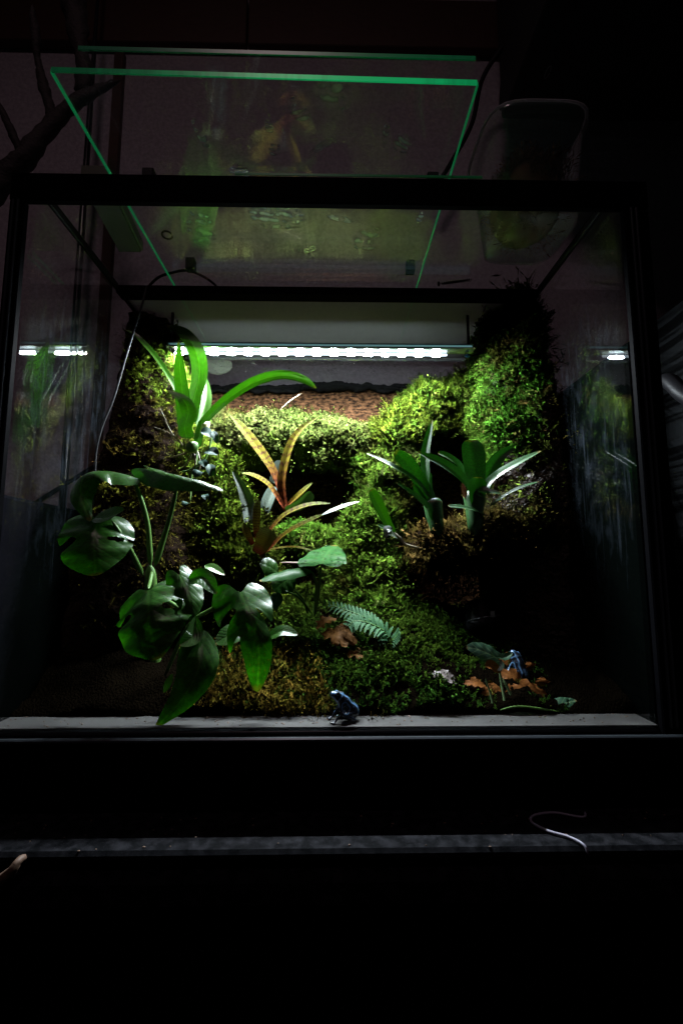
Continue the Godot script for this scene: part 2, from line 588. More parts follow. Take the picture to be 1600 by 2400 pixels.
# ---------------------------------------------------------------- the scene
func _ready() -> void:
	rng.seed = 20240611
	lump.seed = 7
	lump.frequency = 0.05
	lump.fractal_octaves = 3
	fine.seed = 19
	fine.frequency = 0.12
	fine.fractal_octaves = 2
	# camera, air and exposure
	view = Basis(Vector3.UP, deg_to_rad(-0.97)) * Basis(Vector3.RIGHT, deg_to_rad(6.46))
	var cam := Camera3D.new()
	cam.name = "camera"
	add_child(cam)
	cam.transform = Transform3D(view, EYE)
	cam.fov = rad_to_deg(2.0 * atan(1200.0 / FOCAL))
	cam.near = 0.01
	cam.far = 20.0
	cam.current = true
	var we := WorldEnvironment.new()
	we.name = "air"
	var e := Environment.new()
	e.background_mode = Environment.BG_COLOR
	e.background_color = Color.BLACK
	e.tonemap_mode = Environment.TONE_MAPPER_LINEAR
	e.tonemap_exposure = 1.0
	e.sdfgi_enabled = true
	e.ssao_enabled = true
	e.ssil_enabled = true
	we.environment = e
	add_child(we)

	STRAP = sym([[0.5, 0.0], [0.72, 0.2], [0.95, 0.45], [1.0, 0.62], [0.82, 0.8], [0.42, 0.94], [0.0, 1.0]])
	LANCE = sym([[0.75, 0.0], [0.95, 0.2], [1.0, 0.4], [0.8, 0.62], [0.45, 0.84], [0.0, 1.0]])
	BLUNT = sym([[0.6, 0.0], [0.8, 0.25], [0.98, 0.55], [1.0, 0.75], [0.85, 0.9], [0.5, 0.985], [0.0, 1.0]])
	OVAL = sym([[0.12, 0.0], [0.7, 0.15], [1.0, 0.4], [0.9, 0.65], [0.5, 0.88], [0.0, 1.0]])
	HEART = poly([[0, 0.02], [0.25, -0.13], [0.6, -0.16], [0.92, 0.02], [1.0, 0.28], [0.8, 0.58], [0.42, 0.84], [0, 1.0], [-0.42, 0.84], [-0.8, 0.58], [-1.0, 0.28], [-0.92, 0.02], [-0.6, -0.16], [-0.25, -0.13]])
	make_materials()
	build_room()
	build_tank()
	build_light()
	build_ground()
	build_orchid()
	build_tiger()
	build_bromeliads()
	build_philodendron()
	build_small_plants()
	build_litter()
	build_frogs()
	build_outside()
	build_drops()

func build_room() -> void:
	struct("wall_back", box(R(-2.2, -1.0, 1.0), R(1.8, 1.7, 1.1)), M.wall)
	struct("wall_left", box(R(-2.2, -1.0, -1.5), R(-2.1, 1.7, 1.0)), M.room)
	struct("wall_right", box(R(1.7, -1.0, -1.5), R(1.8, 1.7, 1.0)), M.room)
	struct("wall_front", box(R(-2.2, -1.0, -1.6), R(1.8, 1.7, -1.5)), M.room)
	struct("ceiling", box(R(-2.2, 1.7, -1.6), R(1.8, 1.8, 1.1)), M.room)
	var lamp := thing("added_fill_lamp", "added round fill lamp, unseen on the room ceiling behind the viewer", "lamp", R(-0.2, 1.68, -0.4))  # added unseen lamp, there only as fill light on the room wall
	var dim := mat(Color(0.8, 0.7, 0.65), 0.6)
	dim.emission_enabled = true
	dim.emission = Color(1.0, 0.78, 0.68)
	dim.emission_energy_multiplier = 0.25
	obj("fill_lamp_shade", lathe(R(-0.2, 1.66, -0.4), [Vector2(0.001, 0.0), Vector2(0.12, 0.005), Vector2(0.15, 0.02), Vector2(0.15, 0.039), Vector2(0.001, 0.0395)], 32), dim, lamp)
	var glow := AreaLight3D.new()
	glow.name = "fill_lamp_glow"
	glow.area_size = Vector2(0.3, 0.3)
	glow.light_color = Color(1.0, 0.84, 0.88)
	glow.light_energy = 0.27
	glow.area_range = 6.0
	glow.area_attenuation = 2.0
	glow.shadow_enabled = true
	lamp.add_child(glow)
	glow.position = Vector3(0, -0.022, 0)
	glow.rotation = Vector3(-PI / 2, 0, 0)
	struct("floor", box(R(-2.2, -1.1, -1.6), R(1.8, -1.0, 1.1)), M.floor)

const L := -0.307
const RT := 0.293
const F := 0.42
const BK := 0.82
const TOP := 0.392
const SILL := -0.1455

func build_tank() -> void:
	var t := thing("glass_terrarium", "black framed glass terrarium with a green edged glass lid and screen top", "terrarium", R(-0.007, -0.209, 0.6))
	# front frame
	obj("front_frame_bar", box(R(L - 0.0155, 0.3587, 0.4160), R(RT + 0.026, 0.3885, 0.4240), 0.0012), M.black, t)
	obj("front_post", box(R(L - 0.015, SILL - 0.01, 0.4163), R(L, 0.3587, 0.4240), 0.0012), M.black, t)
	var rp := obj("front_post", box(R(RT, SILL - 0.01, 0.4163), R(RT + 0.0255, 0.3587, 0.4240), 0.0012), M.black, t)
	for x in [RT + 0.0065, RT + 0.0115]:
		var rail := obj("door_track", box(R(x - 0.001, SILL, 0.4140), R(x + 0.001, 0.3580, 0.4168), 0.0005), M.track, rp)
		rail.position = Vector3.ZERO - world_of(rp)
	for x in [L - 0.005, L - 0.010]:
		obj("door_track", box(R(x - 0.001, SILL, 0.4140), R(x + 0.001, 0.3580, 0.4168), 0.0005), M.track, t)
	obj("front_panel", box(R(L - 0.024, -0.209, F - 0.010), R(RT + 0.026, SILL - 0.006, F + 0.010), 0.0015), M.black, t)
	obj("sill_rail", box(R(L - 0.02, SILL - 0.0075, F - 0.0125), R(RT + 0.02, SILL - 0.0035, F - 0.0085), 0.0012), M.track, t)
	# floor tray, rear and sides
	obj("floor_pane", box(R(L, -0.209, F + 0.012), R(RT, -0.203, BK), 0.0), M.black, t)
	obj("side_pane", box(R(L - 0.005, -0.203, F + 0.013), R(L, TOP - 0.008, BK), 0.0), M.glass, t)
	obj("side_pane", box(R(RT, -0.203, F + 0.013), R(RT + 0.005, TOP - 0.008, BK), 0.0), M.glass, t)
	obj("rear_pane", box(R(L, -0.203, BK), R(RT, TOP - 0.008, BK + 0.005), 0.0), M.glass, t)
	# roof: glass in front, a bar, screen behind
	obj("roof_pane", box(R(L + 0.004, 0.3888, 0.4172), R(RT - 0.004, 0.3924, 0.6015), 0.0), M.roof_glass, t)
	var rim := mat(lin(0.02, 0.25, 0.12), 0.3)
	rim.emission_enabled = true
	rim.emission = Color(0.05, 0.4, 0.12)  # emission stands in for LED light leaving the roof pane's front edge
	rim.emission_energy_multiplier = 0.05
	obj("painted_glow_rim", box(R(-0.10, 0.3890, 0.4162), R(0.15, 0.3915, 0.4170)), rim, t)
	obj("roof_bar", box(R(L, TOP - 0.0135, 0.602), R(RT, TOP - 0.002, 0.622), 0.001), M.black, t)
	for x in [L, RT - 0.004]:
		obj("roof_edge", box(R(x, TOP - 0.011, F + 0.009), R(x + 0.004, TOP - 0.001, 0.601), 0.0008), M.rubber, t)
		obj("roof_edge", box(R(x, TOP - 0.011, 0.6225), R(x + 0.004, TOP - 0.001, BK), 0.0008), M.rubber, t)
	obj("roof_edge", box(R(L + 0.004, TOP - 0.011, BK - 0.005), R(RT - 0.004, TOP - 0.001, BK), 0.0008), M.alu, t)
	var roof_screen := obj("roof_screen", wires(L + 0.004, RT - 0.004, 0.6225, BK - 0.005, TOP - 0.007, 0.0016, 0.00045), M.screen, t)
	roof_screen.set_meta("kind", "stuff")
	# the screened vent along the sill
	obj("vent_frame", box(R(L, SILL - 0.011, F + 0.004), R(RT, SILL - 0.0035, 0.452), 0.0005), M.track, t)
	var vent := obj("vent_screen", wires(L + 0.001, RT - 0.001, F + 0.003, 0.4525, SILL - 0.0008, 0.0014, 0.0008), mat(lin(0.075, 0.075, 0.072), 0.6, 0.2), t)
	vent.set_meta("kind", "stuff")
	# dirt dried on the side panes
	var grime := picture(512, 512, func(x: float, y: float) -> Color:
		var k := 0.0
		k += maxf(0, lump.get_noise_2d(x * 420, y * 240 + 40)) * 0.35
		k += maxf(0, fine.get_noise_2d(x * 1900, y * 1700) - 0.05) * 0.5 * clampf(0.4 + 1.4 * lump.get_noise_2d(x * 150, y * 130), 0, 1)
		k += maxf(0, lump.get_noise_2d(x * 1500, y * 60) - 0.28) * 1.0
		k *= smoothstep(0.03, 0.3, y) * (1.0 - smoothstep(0.5, 0.85, y))
		return Color(0.5, 0.55, 0.62, clampf(k * 0.07, 0, 0.2)), true)
	var gm := mat(Color.WHITE, 0.9, 0.2)
	gm.albedo_texture = grime
	gm.transparency = BaseMaterial3D.TRANSPARENCY_ALPHA
	for x in [L + 0.0006, RT - 0.0006]:
		var st := begin()
		grid_into(st, [[R(x, TOP - 0.02, F + 0.016), R(x, TOP - 0.02, BK - 0.004)], [R(x, -0.15, F + 0.016), R(x, -0.15, BK - 0.004)]])
		obj("dried_grime", done(st), gm, t)
	# maker's mark on the right pane: a small pale oval with a letter-like sign
	var mark := begin()
	var mc := R(RT - 0.0012, 0.295, 0.588)
	tube_into(mark, ring(mc, Vector3(0, 0.0075, 0), Vector3(0, 0, 0.006), 18), [0.0007], 36, 6)
	tube_into(mark, [mc + Vector3(0, 0.004, -0.002), mc + Vector3(0, -0.002, -0.002), mc + Vector3(0, -0.004, 0), mc + Vector3(0, -0.002, 0.002), mc + Vector3(0, 0.004, 0.002)], [0.0006], 16, 6)
	obj("round_mark", done(mark), mat(lin(0.5, 0.5, 0.5), 0.6), t)

func ring(c: Vector3, a: Vector3, b: Vector3, n: int) -> Array:
	var o := []
	for i in n + 1: o.append(c + a * cos(TAU * i / n) + b * sin(TAU * i / n))
	return o

func wires(x0: float, x1: float, d0: float, d1: float, y: float, gap: float, w: float) -> ArrayMesh:
	var st := SurfaceTool.new()
	st.begin(Mesh.PRIMITIVE_TRIANGLES)
	var n := int((x1 - x0) / gap)
	for i in n + 1:
		var x := x0 + (x1 - x0) * i / n
		box_into(st, R(x - w / 2, y, d0), R(x + w / 2, y + w, d1))
	n = int((d1 - d0) / gap)
	for i in n + 1:
		var d := d0 + (d1 - d0) * i / n
		box_into(st, R(x0, y + w * 0.7, d - w / 2), R(x1, y + w * 1.7, d + w / 2))
	return st.commit()

const LED_Y := 0.3165
const LED_D := 0.66

func build_light() -> void:
	var t := thing("led_light_bar", "lit white LED strip in a clear profile hanging below the screen top", "light bar", R(-0.03, LED_Y, LED_D))
	var x0 := -0.243
	var x1 := 0.178
	obj("profile", box(R(x0 - 0.01, LED_Y + 0.004, LED_D - 0.014), R(x1 + 0.035, LED_Y + 0.0075, LED_D + 0.0035), 0.001), M.alu, t)
	obj("profile_lip", box(R(x0 - 0.01, LED_Y + 0.0145, LED_D - 0.006), R(x1 + 0.035, LED_Y + 0.0165, LED_D + 0.003), 0.0008), M.alu, t)
	var acrylic := mat(Color(0.5, 0.62, 0.62), 0.2)
	acrylic.emission_enabled = true
	acrylic.emission = Color(0.55, 0.78, 0.8)  # painted glow imitating LED light caught in the cover
	acrylic.emission_energy_multiplier = 0.3
	obj("painted_glow_cover", box(R(x0 - 0.008, LED_Y + 0.0077, LED_D - 0.004), R(x1 + 0.033, LED_Y + 0.0143, LED_D + 0.001)), acrylic, t)
	var glow := mat(Color(0.9, 0.95, 1.0), 0.5)
	glow.emission_enabled = true
	glow.emission = Color(0.9, 0.96, 1.0)
	glow.emission_energy_multiplier = 2.2
	obj("led_bloom_strip", box(R(x0, LED_Y - 0.0005, LED_D - 0.0015), R(x1 - 0.005, LED_Y + 0.0028, LED_D + 0.0015), 0.0008), glow, t)  # added glowing strip that imitates bloom between the chips
	var chip_m := glow.duplicate()
	chip_m.emission_energy_multiplier = 200.0
	var n := 16
	for i in n:
		var x := lerpf(x0 + 0.008, x1 - 0.022, float(i) / (n - 1))
		obj("led_chip", box(R(x - 0.006, LED_Y - 0.0015, LED_D - 0.002), R(x + 0.006, LED_Y + 0.0022, LED_D + 0.002), 0.0008), chip_m, t)
		var a := AreaLight3D.new()
		a.name = "led_lamp_%03d" % i
		a.area_size = Vector2(0.012, 0.004)
		a.light_color = Color(0.93, 0.97, 1.0)
		a.light_energy = 0.135
		a.area_range = 8.0
		a.area_attenuation = 2.0
		a.shadow_enabled = true
		t.add_child(a)
		a.position = R(x, LED_Y - 0.002, LED_D) - t.position
		a.rotation = Vector3(-PI / 2, 0, 0)
	for x in [x0 - 0.004, x1 + 0.028]:
		obj("hanger", box(R(x - 0.002, LED_Y + 0.0168, LED_D - 0.003), R(x + 0.002, TOP - 0.0105, LED_D + 0.0), 0.0005), M.rubber, t)
	# lead with a blue plug at the right end
	obj("plug", tube([R(x1 + 0.022, LED_Y, LED_D), R(x1 + 0.032, LED_Y, LED_D)], [0.003], 4, 8), mat(lin(0.03, 0.12, 0.3), 0.4), t)
	obj("lead", tube([R(x1 + 0.031, LED_Y, LED_D), R(x1 + 0.045, LED_Y + 0.004, LED_D), R(x1 + 0.07, LED_Y + 0.02, LED_D)], [0.0015], 8, 6), M.rubber, t)

var floor_mesh: ArrayMesh
var bodies := {}

func floor_y(x: float, d: float) -> float:
	var t := clampf((d - 0.45) / 0.2, 0, 1)
	var y := lerpf(-0.143, -0.045, t) + 0.012 * lump.get_noise_2d(x * 220, d * 220)
	y -= 0.035 * smoothstep(0.08, 0.2, x) * smoothstep(0.48, 0.6, d)
	return y + 0.004 * fine.get_noise_2d(x * 700, d * 700)

func body(called: String, label: String, cat: String, p: Array, r: Array, m: Material, bump: float, freq: float, stretch := Vector2.ONE, rings: int = 40, sides: int = 28) -> ArrayMesh:
	var st := begin()
	tube_into(st, p, r, rings, sides, bump, freq, stretch, true, called.length())
	var mesh := done(st)
	var o := obj(called, mesh, m)
	tag(o, label, cat)
	return mesh

func build_ground() -> void:
	var g := []
	for i in 71:
		var row := []
		for j in 121:
			var d := lerpf(0.4530, 0.815, i / 70.0)
			var x := lerpf(L + 0.001, RT - 0.001, j / 120.0)
			row.append(R(x, floor_y(x, d), d))
		g.append(row)
	# closed below so that the bed has depth
	g.insert(0, g[0].map(func(q): return Vector3(q.x, YW - 0.2, q.z)))
	g.append(g[g.size() - 1].map(func(q): return Vector3(q.x, YW - 0.2, q.z)))
	var st := begin()
	grid_into(st, g)
	floor_mesh = done(st)
	struct("ground", floor_mesh, M.soil)
	# rear cork panel with a ragged top edge
	g = []
	for i in 45:
		var row := []
		for j in 121:
			var x := lerpf(L + 0.002, RT - 0.002, j / 120.0)
			var top := 0.326 + 0.004 * lump.get_noise_2d(x * 500, 3) + 0.003 * fine.get_noise_2d(x * 900, 8) - 0.012 * absf(x) / 0.3
			var t := i / 44.0
			var y := lerpf(top, -0.19, t)
			row.append(R(x, y, 0.806 - 0.006 * lump.get_noise_3d(x * 200, y * 350, 4) - 0.004 * fine.get_noise_2d(x * 400, y * 900) - 0.012 * smoothstep(0.0, 0.2, t)))
		g.append(row)
	g.insert(0, g[0].map(func(q): return Vector3(q.x, q.y - 0.002, -0.818)))
	st = begin()
	grid_into(st, g)
	var cork := obj("cork_panel", done(st), M.cork)
	var cap := begin()
	var cap_path := []
	for i in 61:
		var x := lerpf(L + 0.004, RT - 0.004, i / 60.0)
		cap_path.append(R(x, 0.3225 + 0.004 * lump.get_noise_2d(x * 500, 3) - 0.012 * absf(x) / 0.3 + 0.003 * fine.get_noise_2d(x * 1100, 5), 0.799))
	tube_into(cap, cap_path, [0.0075], 160, 10, 0.005, 500, Vector2(1, 1))
	obj("foam_edge", done(cap), mat(lin(0.004, 0.004, 0.004), 0.9, 0.2), cork)
	tag(cork, "brown cork panel standing against the rear pane below the light bar", "background panel")
	# bodies that carry the planting
	bodies.left = body("fern_trunk_column", "dark fibrous fern trunk column in the rear left corner", "column",
		[R(-0.30, -0.19, 0.665), R(-0.30, 0.0, 0.67), R(-0.30, 0.12, 0.685), R(-0.302, 0.24, 0.685), R(-0.305, 0.385, 0.69)],
		[0.17, 0.15, 0.12, 0.08, 0.05], M.fern_trunk, 0.011, 700, Vector2(1, 0.9), 90, 60)
	bodies.right = body("bark_column", "wet dark bark column along the right pane", "column",
		[R(0.285, -0.19, 0.64), R(0.285, 0.0, 0.645), R(0.285, 0.12, 0.65), R(0.287, 0.22, 0.66), R(0.29, 0.30, 0.675), R(0.29, 0.385, 0.71)],
		[0.07, 0.066, 0.066, 0.064, 0.06, 0.055], M.wet_bark, 0.016, 500, Vector2(1, 1.45), 90, 60)
	bodies.ledge = body("mossy_ledge_log", "moss covered log lying across in front of the cork panel", "log",
		sp([[360, 1030, 0.755], [560, 1035, 0.755], [720, 1045, 0.755], [900, 1065, 0.76]]), [0.04, 0.044, 0.046, 0.042], M.moss_bed, 0.012, 600)
	bodies.branch = body("mossy_branch", "moss covered branch sloping down from the rear right to the ground", "branch",
		sp([[1120, 935, 0.765], [1005, 975, 0.755], [925, 1065, 0.735], [890, 1180, 0.725], [866, 1300, 0.705], [862, 1420, 0.675], [880, 1530, 0.63]]), [0.034, 0.042, 0.044, 0.043, 0.049, 0.055, 0.06], M.moss_bed, 0.022, 420, Vector2.ONE, 60)
	bodies.mound = body("fern_trunk_block", "fibrous block under feathery moss beside the left column", "block",
		sp([[430, 1060, 0.665], [490, 1180, 0.675], [535, 1300, 0.665], [545, 1420, 0.645], [530, 1560, 0.62]]), [0.038, 0.052, 0.06, 0.064, 0.07], M.moss_bed, 0.014, 520, Vector2.ONE, 50)
	bodies.shelf = body("low_mossy_log", "low mossy log under the striped bromeliad", "log",
		sp([[560, 1300, 0.70], [650, 1285, 0.715], [740, 1275, 0.725], [810, 1270, 0.73]]), [0.026, 0.028, 0.028, 0.02], M.moss_bed, 0.012, 600)
	bodies.perch = body("root_block", "dark root block under the two green bromeliads", "block",
		sp([[960, 1290, 0.64], [1060, 1275, 0.64], [1160, 1265, 0.64], [1290, 1240, 0.64]]), [0.02, 0.026, 0.03, 0.032], M.fern_trunk, 0.014, 500, Vector2(1, 2.6))
	# moss
	var lime := mixc(Color(0.28, 0.50, 0.05), Color(0.12, 0.40, 0.035))
	var deep := mixc(Color(0.18, 0.30, 0.03), Color(0.06, 0.19, 0.025))
	var gold := mixc(Color(0.33, 0.43, 0.04), Color(0.16, 0.36, 0.03))
	var rust := mixc(Color(0.52, 0.23, 0.04), Color(0.38, 0.33, 0.05))
	var pale := mixc(Color(0.52, 0.56, 0.17), Color(0.24, 0.44, 0.06))
	scatter("moss_on_ledge", "bright moss over the log in front of the cork panel", [bodies.ledge], 12000, [0, 3, 5, 1], Vector2(0.0045, 0.014), pale,
		func(p: Vector3, n: Vector3) -> float: return clampf(0.45 + n.y * 1.2 + n.z * 0.3, 0, 1), M.moss)
	scatter("moss_on_branch", "lush green moss over the sloping branch", [bodies.branch], 22000, [0, 3, 1, 1], Vector2(0.005, 0.0145), lime,
		func(p: Vector3, n: Vector3) -> float:
			return clampf(0.55 + n.y * 0.7 - n.x * 0.75 + n.z * 0.25 + 1.1 * lump.get_noise_3dv(p * 260), 0, 1) * (1.0 if p.y > 0.9 else 0.8), M.moss)
	scatter("fern_moss_on_branch", "yellow feathery moss at the upper end of the sloping branch", [bodies.branch], 1600, [1], Vector2(0.012, 0.03), gold,
		func(p: Vector3, n: Vector3) -> float: return (1.0 if p.y > 1.19 else 0.03) * clampf(0.6 + n.y + n.z * .4, 0, 1), M.moss)
	scatter("moss_on_right_column", "thick moss on the lit face of the right bark column", [bodies.right], 14000, [0, 3, 1, 2], Vector2(0.005, 0.0165), lime,
		func(p: Vector3, n: Vector3) -> float:
			var k := smoothstep(1.125, 1.175, p.y) * smoothstep(0.545, 0.59, -p.z)
			return clampf(k * (0.75 - n.x * 0.6 + 0.9 * lump.get_noise_3dv(p * 240)), 0, 1), M.moss, Vector3(-0.3, 0.1, 0.2))
	scatter("moss_scraps_on_right_column", "sparse olive moss scraps on the wet bark of the right column", [bodies.right], 900, [0, 2], Vector2(0.004, 0.008), gold,
		func(p: Vector3, n: Vector3) -> float: return clampf(smoothstep(0.98, 1.1, p.y) * (lump.get_noise_3dv(p * 500) * 3.0 - 0.5), 0, 1), M.moss)
	scatter("moss_on_left_column", "shaggy moss on the right face of the left fern trunk column", [bodies.left], 5200, [0, 1, 2], Vector2(0.007, 0.014), gold,
		func(p: Vector3, n: Vector3) -> float:
			var k := smoothstep(1.17, 1.21, p.y) * smoothstep(1.38, 1.31, p.y) * smoothstep(0.60, 0.63, -p.z)
			return clampf(k * (0.45 + n.x * 1.1 + 0.9 * lump.get_noise_3dv(p * 260)), 0, 1), M.moss, Vector3(0.5, -0.2, 0.2))
	scatter("trailing_moss_on_left_column", "sparse trailing moss and fern strands low on the left fern trunk column", [bodies.left], 2600, [1, 2, 4], Vector2(0.008, 0.026), mixc(Color(0.26, 0.27, 0.03), Color(0.14, 0.10, 0.025)),
		func(p: Vector3, n: Vector3) -> float: return clampf((0.25 + n.x * 0.9 + 1.2 * lump.get_noise_3dv(p * 200)) * smoothstep(1.19, 1.14, p.y) * smoothstep(0.92, 0.98, p.y), 0, 1), M.moss, Vector3(0.3, -0.5, 0.5), 0.8)
	scatter("fibres_on_left_column", "loose brown fibres on the left fern trunk column", [bodies.left], 7000, [4], Vector2(0.006, 0.016), mixc(Color(0.03, 0.014, 0.006), Color(0.06, 0.03, 0.012)),
		func(p: Vector3, n: Vector3) -> float: return 0.8, M.fibre, Vector3(0, -0.5, 0.1), 0.8)
	scatter("fern_moss_on_block", "feathery yellow green moss on the block beside the left column", [bodies.mound], 7500, [1, 1, 2, 0], Vector2(0.007, 0.026), gold,
		func(p: Vector3, n: Vector3) -> float: return clampf(0.35 + n.y * 0.4 + n.z * 0.6 + n.x * 0.35, 0, 1) * (1.0 if p.y > 0.93 else 0.45), M.moss, Vector3(0.15, 0.2, 0.5))
	scatter("moss_on_low_log", "green moss over the low log under the striped bromeliad", [bodies.shelf], 8000, [0, 3, 5, 1], Vector2(0.004, 0.011), lime,
		func(p: Vector3, n: Vector3) -> float: return clampf(0.5 + n.y * 0.8 + n.z * 0.4, 0, 1), M.moss)
	scatter("moss_on_root_block", "olive and brown moss tufts on the root block under the bromeliads", [bodies.perch], 2600, [2, 0], Vector2(0.006, 0.015), mixc(Color(0.17, 0.15, 0.025), Color(0.10, 0.055, 0.02)),
		func(p: Vector3, n: Vector3) -> float: return clampf(0.5 + n.y * 0.4 + n.z * 0.4 + lump.get_noise_3dv(p * 300), 0, 1), M.moss)
	scatter("shaggy_roots", "tan and olive shaggy roots and moss round the feet of the two green bromeliads", [bodies.perch], 1500, [2, 4, 1], Vector2(0.014, 0.034), mixc(Color(0.26, 0.16, 0.05), Color(0.16, 0.17, 0.03)),
		func(p: Vector3, n: Vector3) -> float: return clampf(0.2 + n.z * 0.9 + 0.8 * lump.get_noise_2d(p.x * 500, p.y * 200), 0, 1), M.moss, Vector3(0, -0.5, 0.6), 0.8)
	scatter("hanging_fibre_roots", "brown fibre roots hanging below the two green bromeliads", [bodies.perch], 420, [4], Vector2(0.02, 0.05), mixc(Color(0.07, 0.035, 0.01), Color(0.025, 0.012, 0.005)),
		func(p: Vector3, n: Vector3) -> float: return clampf(0.3 - n.y * 0.9 + 1.6 * lump.get_noise_2d(p.x * 700, 5), 0, 1), M.fibre, Vector3(0, -1.6, 0.1), 0.4)
	scatter("stray_moss_strands", "loose long strands of green and brown moss standing out from the mossy branch, logs and columns", [bodies.branch, bodies.right, bodies.ledge, bodies.mound, bodies.shelf], 3000, [2, 1, 2], Vector2(0.014, 0.036), mixc(Color(0.24, 0.42, 0.05), Color(0.17, 0.15, 0.04)),
		func(p: Vector3, n: Vector3) -> float:
			if p.y < 0.93 or -p.z < 0.56: return 0.0
			return clampf(0.15 + n.z * 0.3 + n.y * 0.3 + 2.2 * lump.get_noise_3dv(p * 420 + Vector3(9, 5, 1)), 0, 1), M.moss, Vector3(-0.1, -0.35, 0.4), 0.9)
	scatter("ground_moss", "dark green moss carpet over the terrarium ground", [floor_mesh], 24000, [0, 3, 5, 1], Vector2(0.004, 0.0115), deep,
		func(p: Vector3, n: Vector3) -> float:
			if n.y < 0.3: return 0.0
			var d := -p.z
			var k := smoothstep(-0.17, -0.06, p.x) * smoothstep(0.25, 0.15, p.x + 0.02 * lump.get_noise_2d(p.x * 400, d * 400))
			if p.x < 0.0 and d < 0.47: k *= 0.35
			if p.x > 0.115 and d < 0.535: k *= 0.15
			return clampf(k * (0.6 + 1.2 * lump.get_noise_2d(p.x * 320, d * 320)), 0, 1), M.moss)
	scatter("dry_moss", "rust brown dry moss heaped along the sill left of the blue frog", [floor_mesh], 5200, [2, 1, 2], Vector2(0.009, 0.022), rust,
		func(p: Vector3, n: Vector3) -> float:
			var d := -p.z
			return 0.0 if n.y < 0.3 else smoothstep(-0.17, -0.1, p.x) * smoothstep(0.012, -0.02, p.x + (d - 0.46) * 0.4) * smoothstep(0.56, 0.47, d), M.moss, Vector3(0.1, 0.5, 0.5), 0.9)

func build_orchid() -> void:
	var t := thing("strap_leaved_orchid", "bright green orchid with long glossy arching leaves on the left column", "orchid", pt(450, 1030, 0.62))
	strap(t, M.orchid, 40, [[433, 1000, 0.615], [430, 939, 0.61], [422, 866, 0.61], [419, 800, 0.615]], Vector3(-0.25, 0.2, 1), LANCE, 0.25)
	strap(t, M.orchid, 41, [[452, 985, 0.62], [455, 935, 0.62], [468, 880, 0.625], [460, 824, 0.63], [432, 782, 0.64], [391, 763, 0.65]], Vector3(0.35, 0.15, 1), STRAP, 0.25)
	strap(t, M.orchid, 17, [[432, 960, 0.62], [409, 905, 0.62], [365, 836, 0.615], [322, 790, 0.61], [294, 773, 0.61]], Vector3(0.3, 0.6, 0.8))
	strap(t, M.orchid, 44, [[438, 1025, 0.60], [433, 1000, 0.59], [442, 965, 0.585], [428, 935, 0.582], [393, 916, 0.58]], Vector3(-0.1, 0.6, 1), LANCE, 0.2, 0.3)
	strap(t, M.orchid, 27, [[468, 1000, 0.63], [482, 945, 0.635], [484, 910, 0.64], [480, 878, 0.645]], Vector3(0.7, 0.1, 1), LANCE)
	strap(t, M.orchid, 34, [[470, 1000, 0.62], [484, 982, 0.62], [530, 938, 0.615], [594, 897, 0.61], [659, 880, 0.605], [709, 890, 0.60], [741, 910, 0.598]], Vector3(0.1, 0.42, 1), STRAP, 0.25)
	strap(t, M.orchid, 22, [[462, 1045, 0.615], [470, 1005, 0.61], [476, 975, 0.61]], Vector3(0.2, 0.3, 1), LANCE)
	var pale := mat(lin(0.2, 0.2, 0.07), 0.5)
	obj("pseudobulb", tube(sp([[474, 1018, 0.61], [482, 1000, 0.612], [492, 988, 0.615]]), [0.004, 0.006, 0.002], 10, 10), pale, t)
	obj("pseudobulb", tube(sp([[436, 1052, 0.60], [452, 1046, 0.598], [463, 1036, 0.60]]), [0.005, 0.0085, 0.003], 10, 10), M.stem, t)
	for q in [[[430, 1045], [400, 1010], [375, 955]], [[428, 1040], [395, 1015], [360, 1000]], [[450, 1060], [440, 1085], [412, 1105]], [[455, 1060], [458, 1090], [440, 1112]], [[440, 1060], [410, 1070], [365, 1080]], [[462, 1055], [470, 1085], [462, 1118]]]:
		stalk(t, M.root, [3.5, 3, 2], [[q[0][0], q[0][1], 0.6], [q[1][0], q[1][1], 0.595], [q[2][0], q[2][1], 0.6]], "aerial_root")

